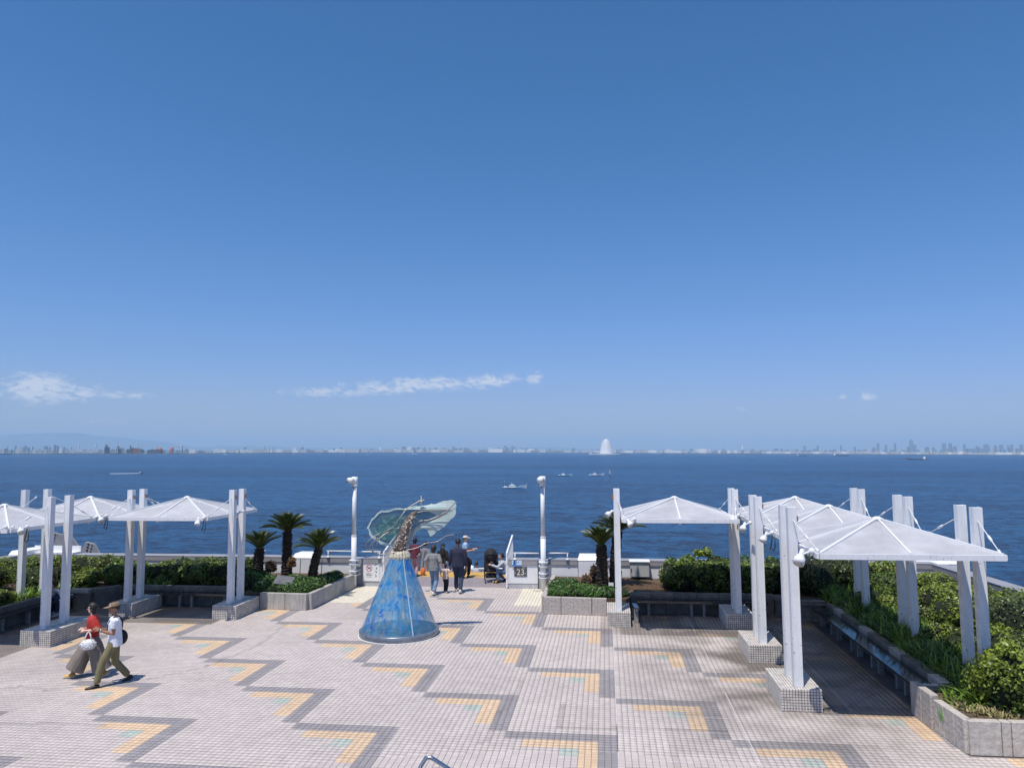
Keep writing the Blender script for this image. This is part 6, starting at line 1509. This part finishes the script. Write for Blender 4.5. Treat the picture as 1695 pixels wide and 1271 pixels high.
    if bottom is not None:
        b = MB(); loft(b, [(pel-sp*.09*s, .155*s, .12*s), (pel+sp*.03*s, .165*s*bulk, .122*s), (pel+sp*.10*s, .150*s*bulk, .112*s)])
        for hp, k, a, tz in legs: b.tube([hp+Vector((0, 0, .02)), hp.lerp(k, .5), k, k.lerp(a, .5), k.lerp(a, .93)], [.104*s, .094*s, .076*s, .070*s, .064*s], 12)
        remesh(b, 'trousers', bottom, root, vx*1.1, 4, .008, 12)
    if dress is not None:
        b = MB(); z0 = dress[1]*s; mid = pel.lerp(Vector((pel.x, pel.y, z0)), .5); loft(b, [((pel.x, pel.y, z0), .25*s, .20*s), (mid, .22*s, .17*s), (pel, .18*s, .135*s), (pel+sp*.2*s, .155*s, .12*s), (pel+sp*.36*s, .17*s, .12*s), (pel+sp*.455*s, .15*s, .09*s), (pel+sp*.49*s, .08*s, .07*s)])
        for (s0, e, w_) in arms: b.tube([s0, s0.lerp(e, .5), e, e.lerp(w_, .5)], [.07*s, .072*s, .07*s, .065*s], 12)
        remesh(b, 'dress', dress[0], root, vx*1.1, 4, .012, 9)
    if culotte is not None:
        b = MB(); loft(b, [(pel-sp*.10*s, .185*s, .145*s), (pel+sp*.02*s, .165*s, .125*s), (pel+sp*.09*s, .14*s, .112*s)])
        for i, (hp, k, a, tz) in enumerate(legs):
            q = k.lerp(a, .80); d = (q-hp); b.tube([hp+Vector((0, 0, .03)), hp+d*.35, hp+d*.7, hp+d], [.135*s, .170*s, .190*s, .205*s], 18, sx=.95)
        remesh(b, 'culottes', culotte, root, vx*1.1, 3, .016, 8)
    if shoes is not None:
        for i, (hp, k, a, tz) in enumerate(legs):
            R_ = Euler((tz, 0, 0)).to_matrix(); b = MB(); h_ = a-Vector((0, 0, .0)); rr_ = []
            for y, w_, z, hh in ((-.065, .03, -.045, .028), (-.04, .040, -.04, .045), (.03, .042, -.042, .040), (.10, .047, -.052, .027), (.155, .042, -.056, .020), (.185, .022, -.060, .012)):
                rr_.append((y, w_, z, hh))
            v = []; n_ = 12
            for y, w_, z, hh in rr_:
                for q in range(n_):
                    an = 2*math.pi*q/n_; p = Vector((w_*math.cos(an), y, z+hh*math.sin(an)*(1 if math.sin(an) > 0 else .45)))*s; v.append(h_+R_ @ p)
            b.add(v, [(i2*n_+q, i2*n_+(q+1) % n_, (i2+1)*n_+(q+1) % n_, (i2+1)*n_+q) for i2 in range(len(rr_)-1) for q in range(n_)]+[tuple(range(n_-1, -1, -1)), tuple(range((len(rr_)-1)*n_, len(rr_)*n_))], smooth=True)
            sh_ = b.build('shoe', shoes[0] if isinstance(shoes, tuple) else shoes, root)
            b = MB(); v = []
            for z in (-.076, -.058):
                for y, w_ in ((-.07, .03), (-.04, .044), (.03, .045), (.10, .052), (.16, .045), (.19, .022)):
                    v += [h_+R_ @ (Vector((-w_, y, z))*s), h_+R_ @ (Vector((w_, y, z))*s)]
            f = []
            for z_ in (0, 12):
                for q in range(5): f.append((z_+2*q, z_+2*q+1, z_+2*q+3, z_+2*q+2))
            for q in range(5): f += [(2*q, 2*q+2, 12+2*q+2, 12+2*q), (2*q+3, 2*q+1, 12+2*q+1, 12+2*q+3)]
            f += [(0, 12, 13, 1), (10, 11, 23, 22)]; b.add(v, f); b.build('sole', shoes[1] if isinstance(shoes, tuple) else shoes, sh_)
            if sock is not None: b = MB(); b.tube([a-Vector((0, 0, .02)), a+(k-a)*.24], [.044*s, .050*s], 10); b.build('sock', sock, root)
    return root, dict(pel=pel, neck=neck, hc=hc, sh=sh, arms=arms, legs=legs, s=s, HM=HM, hp=hp_)
C_red = cloth('red_blouse', (.40, .028, .022)); C_taupe = cloth('taupe_cloth', (.20, .17, .145)); C_wht = cloth('white_cotton', (.76, .78, .84), .04); C_khaki = cloth('khaki_cotton', (.19, .165, .085)); C_shoeb = mat('black_shoe', (.02, .02, .025), .5, .2, 10)
C_yel = cloth('yellow_canvas', (.62, .38, .07)); C_brown = cloth('brown_cap_cloth', (.24, .16, .10)); C_jean = cloth('blue_denim', (.14, .22, .34), .2); C_djean = cloth('dark_denim', (.025, .04, .08), .2); C_navy = cloth('navy_jacket_cloth', (.022, .024, .055))
C_strp = cloth('striped_jersey', (.10, .10, .12), .1, 6, ((.34, .34, .33), 24)); C_grey = cloth('grey_linen', (.22, .23, .25)); C_blk = cloth('black_cloth', (.015, .015, .018)); C_redp = cloth('patterned_dark_red', (.14, .02, .04), .3, 20, None, ((.03, .02, .05), 24)); C_pink = cloth('pink_patterned', (.50, .28, .27), .2, 20, None, ((.65, .5, .48), 30))
C_lbl = cloth('light_blue_shirt_cloth', (.34, .48, .66)); C_kid = cloth('spotted_kids_top', (.62, .50, .44), .1, 20, None, ((.30, .10, .08), 26)); C_cream = cloth('cream_cap_cloth', (.60, .52, .44)); C_strl = cloth('pale_striped_shirt', (.52, .55, .60), .05, 6, ((.36, .38, .42), 24)); C_whs = mat('white_shoe', (.62, .60, .56), .6, .1, 10)
def nrm(x, y): l = math.hypot(x, y); return (x/l, y/l)
# walking couple
hd = nrm(-.78, -.62)
r_, J = person('man in white T-shirt, brown cap and khaki trousers walking left with a black shoulder bag', (-9.83, 14.22, 0), hd, 1.69, [(-.11, .33, 0, 0.0), (.12, -.26, .02, -.35)], [(-.10, .29, 1.10), (.08, .30, 1.10)], (C_wht, 'short'), C_khaki, SKT, (HB, 'short'), C_brown, lean=.05, look=.15, shoes=(C_shoeb, C_shoeb), main=True, bulk=1.12, pelvis=(0, .02, .86), pitch=.05)
m = MB(); m.ball((0, 0, 0), (.05, .004, .05), 12, 6); o = m.build('green_print', mat('green_print', (.02, .22, .12), .8, .1, 8), r_); o.location = (-.07, .142, 1.18); o.rotation_euler = (0, 0, .3)
m = MB(); m.lathe([(.036, 0), (.036, .02)], (0, 0, 0), 14); e, w_ = J['arms'][0][1], J['arms'][0][2]; o = m.build('wristwatch', M_steel, r_); o.location = e.lerp(w_, .93); o.rotation_mode = 'QUATERNION'; o.rotation_quaternion = (w_-e).to_track_quat('Z', 'Y')
m = MB(); c = J['hp'](-.066, .072, .062); m.ball(c, (.018, .010, .012), 8, 5); m.build('clip_on_glasses', M_paper, r_)
MW = r_.matrix_basis
def held(name, label, cat, base_root, mats_parts):
    root = thing(name, label, cat, base_root.location, base_root.rotation_euler.z)
    for nm_, b_, mm in mats_parts: b_.build(nm_, mm, root)
    return root
m1 = MB(); m1.ball((.19, -.10, .86), (.065, .13, .155), 14, 10); m2 = MB(); m2.tube([(.19, -.10, .98), (.13, -.115, 1.10), (.0, -.105, 1.22), (-.10, -.045, 1.335), (-.12, .04, 1.35), (-.10, .135, 1.26), (.0, .165, 1.12), (.14, .14, .98), (.20, .0, .93)], .014, 6)
held('shoulder_bag', 'black shoulder bag on the back hip of the man in the white T-shirt', 'bag', r_, [('pouch', m1, C_blk), ('strap', m2, C_blk)])
hd2 = nrm(-.85, -.5)
r2, J2 = person('woman in red blouse, wide taupe culottes and yellow shoes walking left', (-10.62, 14.60, 0), hd2, 1.57, [(-.09, -.26, .03, -.4), (.10, .36, 0, .0)], [(-.17, .11, .98), (-.05, .15, 1.0)], (C_red, 'wide'), None, SKP, (HB, 'bob'), None, lean=.02, look=-.2, shoes=(C_yel, C_whs), culotte=C_taupe, main=True, bulk=1.15, sock=C_taupe, pelvis=(0, 0, .80))
m1 = MB(); m1.ball((-.27, .05, .72), (.075, .145, .105), 16, 10); m2 = MB()
for sy in (-.02, .03): m2.tube([(-.27+sy, -.02, .78), (-.24+sy, .02, .91), (-.22+sy, .05, .975), (-.24+sy, .09, .91), (-.27+sy, .12, .78)], .011, 6)
m3 = MB(); rr = random.Random(4)
for k in range(60): a = rr.uniform(0, 6.283); t_ = rr.uniform(.4, 2.7); m3.ball((-.27+.075*math.sin(t_)*math.cos(a), .05+.145*math.sin(t_)*math.sin(a), .72-.105*math.cos(t_)), .016, 6, 4)
held('hand_bag', 'white quilted hand bag hanging from the forearm of the woman in red', 'bag', r2, [('pouch', m1, M_white), ('handle', m2, M_white), ('quilting', m3, M_wall)])
# group at the steps
person('woman seen from behind in a grey striped T-shirt and blue jeans near the steps', (-5.55, 23.85, 0), nrm(.10, 1), 1.62, [(-.09, .16, 0, 0), (.07, -.20, .03, -.4)], [(-.26, .05, .88), (.27, .10, .90)], (C_strp, 'elbow'), C_jean, SK, (HBR, 'bob'), shoes=(C_whs, C_whs), pelvis=(0, 0, .84))
person('small child in a spotted top and dark trousers between two adults', (-5.22, 24.12, 0), nrm(.1, 1), .95, [(-.05, .06, 0), (.05, -.05, 0)], [(-.16, .02, .55), (.20, .02, .72)], (C_kid, 'elbow'), C_blk, SK, (HB, 'bob'), shoes=(C_whs, C_shoeb), vox=.009)
person('tall man in a navy jacket and dark jeans seen from behind near the steps', (-4.82, 24.2, 0), nrm(-.05, 1), 1.79, [(-.09, .18, 0, 0), (.10, -.20, .04, -.5)], [(-.30, .08, .80), (.27, .02, .84)], (C_navy, 'long'), C_djean, SKT, (HB, 'short'), shoes=(C_whs, C_whs), bulk=1.12, pelvis=(0, 0, .93))
person('person in a dark red patterned blouse and pink trousers behind the sculpture', (-7.02, 27.05, 0), nrm(.25, 1), 1.44, [(-.08, .02, 0), (.08, -.02, 0)], [(-.20, .20, .85), (.12, .22, .86)], (C_redp, 'long'), C_pink, SK, (HB, 'bob'), shoes=(C_shoeb, C_shoeb), lean=.1)
person('woman in a long plain grey dress and dark cap at the top of the steps', (-7.14, 29.2, -.52), nrm(.1, 1), 1.55, [(-.08, 0, 0), (.08, .02, 0)], [(-.20, .10, .85), (.20, .10, .85)], (None, 'short'), None, SK, (HB, 'short'), C_blk, dress=(C_grey, .25), shoes=(C_shoeb, C_shoeb))
person('woman with long black hair in black and white trousers going down the steps', (-6.36, 28.9, -.51), nrm(.1, 1), 1.53, [(-.08, .05, 0), (.08, -.05, 0)], [(-.20, .10, .80), (.20, .10, .80)], (C_blk, 'long'), C_wht, SK, (HB, 'long'), shoes=(C_shoeb, C_shoeb))
person('youth in a cream cap and light blue shirt looking right at the steps', (-5.10, 26.95, 0), nrm(1, .15), 1.55, [(-.08, .10, 0), (.08, -.08, 0)], [(-.10, .34, 1.02), (.12, .26, 1.0)], (C_lbl, 'short'), C_blk, SK, (HB, 'short'), C_cream, shoes=(C_shoeb, C_shoeb))
person('seated woman in a white T-shirt facing the plaza on the steps', (-5.43, 29.55, -.85), nrm(-.2, -1), 1.55, [(-.12, .36, -.18), (.12, .36, -.18)], [(-.10, .26, .45), (.10, .26, .45)], (C_wht, 'short'), C_yel, SK, (HBR, 'long'), pelvis=(0, 0, .48), crouch=True, shoes=(C_shoeb, C_shoeb))
person('seated person in a grey striped shirt, back turned, beside the seated woman', (-5.10, 29.3, -.93), nrm(.1, 1), 1.55, [(-.12, .36, -.18), (.12, .36, -.18)], [(-.12, .24, .45), (.12, .24, .45)], (C_strl, 'short'), C_djean, SK, (HBR, 'short'), pelvis=(0, 0, .48), crouch=True, shoes=(C_shoeb, C_shoeb))
r3, J3 = person('crouching mother in a pale striped shirt leaning towards the black pushchair', (-3.62, 26.2, 0), nrm(-1, -.25), 1.58, [(-.10, .16, 0, 0), (.10, -.05, .03, -.5)], [(-.14, .42, .62), (.06, .42, .70)], (C_strl, 'long'), C_jean, SK, (HB, 'short'), lean=.42, pelvis=(0, -.16, .34), pitch=-.35, crouch=True, shoes=(C_shoeb, C_shoeb))
person('person in a white jersey and jeans bending forward on the left side bench', (-15.60, 20.30, 0), nrm(-.25, -1), 1.68, [(-.14, .42, 0), (.14, .30, 0)], [(-.10, .50, .38), (.12, .48, .36)], (C_wht, 'long'), C_djean, SK, (HB, 'short'), lean=1.05, pelvis=(0, .02, .50), pitch=-.6, crouch=True, shoes=(C_whs, C_whs))
m1 = MB(); m1.ball((-.27, -.07, .66), (.085, .06, .13), 12, 8); m2 = MB(); m2.tube([(-.27, -.07, .76), (-.24, -.06, 1.05), (-.20, -.02, 1.34)], .012, 6)
root = thing('shoulder_bag', 'orange bag hanging behind the striped T-shirt woman', 'bag', (-5.72, 24.25, 0)); m1.build('pouch', cloth('orange_nylon', (.72, .16, .03)), root); m2.build('strap', C_blk, root)
# pushchair
root = thing('pushchair', 'black pushchair with its hood up beside the crouching mother', 'pushchair', (-4.05, 26.2, 0), R(12)); m = MB(); v = []
for j in range(9):
    th = math.pi*(.02+.62*j/8)
    for i in range(9): a = math.pi*i/8; v.append((.235*math.cos(a), .10-.30*math.sin(a)*math.sin(th)*1.0+.0, .86+.28*math.cos(th)*math.sin(a)**.6))
m.ball((0, .04, .90), (.24, .28, .26), 16, 10); m.build('hood', C_blk, root)
m = MB(); loft(m, [((0, .02, .92), .20, .12), ((0, -.02, .70), .21, .13), ((0, -.05, .45), .22, .17), ((0, .02, .36), .22, .22)], 16); m.build('seat_shell', C_blk, root)
m = MB(); m.bbox(-.19, .19, -.16, .18, .16, .30, .03); m.build('basket', C_blk, root)
m = MB()
for sx in (-1, 1):
    m.tube([(sx*.22, -.26, .12), (sx*.23, -.02, .60), (sx*.22, -.20, .98)], .013, 8); m.tube([(sx*.22, .26, .12), (sx*.23, .0, .55)], .013, 8)
m.tube([(-.22, -.20, .98), (0, -.23, 1.0), (.22, -.20, .98)], .015, 8); m.tube([(-.22, -.26, .12), (.22, -.26, .12)], .010, 6); m.tube([(-.22, .26, .12), (.22, .26, .12)], .010, 6); m.build('frame', M_black, root)
for sx in (-1, 1):
    for sy in (-1, 1):
        m = MB(); m.tube([(sx*.20, sy*.26, .085), (sx*.225, sy*.26, .085)], .085, 16); wh = m.build('wheel', M_rubber, root); m = MB(); m.tube([(sx*.19, sy*.26, .085), (sx*.235, sy*.26, .085)], .045, 12); m.build('hub', M_greybox, wh)
m = MB(); m.ball((.02, -.20, .62), (.10, .04, .12), 10, 6); m.ball((-.05, -.17, .42), (.12, .05, .06), 10, 6); m.build('back_pocket', M_black, root)
m = MB(); m.bbox(-.02, .05, .0, .03, .72, .74, .004); root2 = thing('baby_shoes', 'pair of yellow baby shoes at the foot of the pushchair', 'shoes', (-3.93, 25.98, .0)); 
for sx in (0, .09): m = MB(); m.ball((sx, 0, .045), (.032, .055, .04), 10, 6); m.build('shoe', C_yel, root2)
finish_remesh()
# ------------------------------------------------------------------ the deck and all that stands on it follow the deck's fall
bpy.context.view_layer.update()
sea_names = {o.name for o in SEA}
for o in list(bpy.data.objects):
    if o.parent is None and o.type in ('MESH', 'EMPTY') and o.name not in sea_names:
        o.matrix_world = TILT @ o.matrix_world
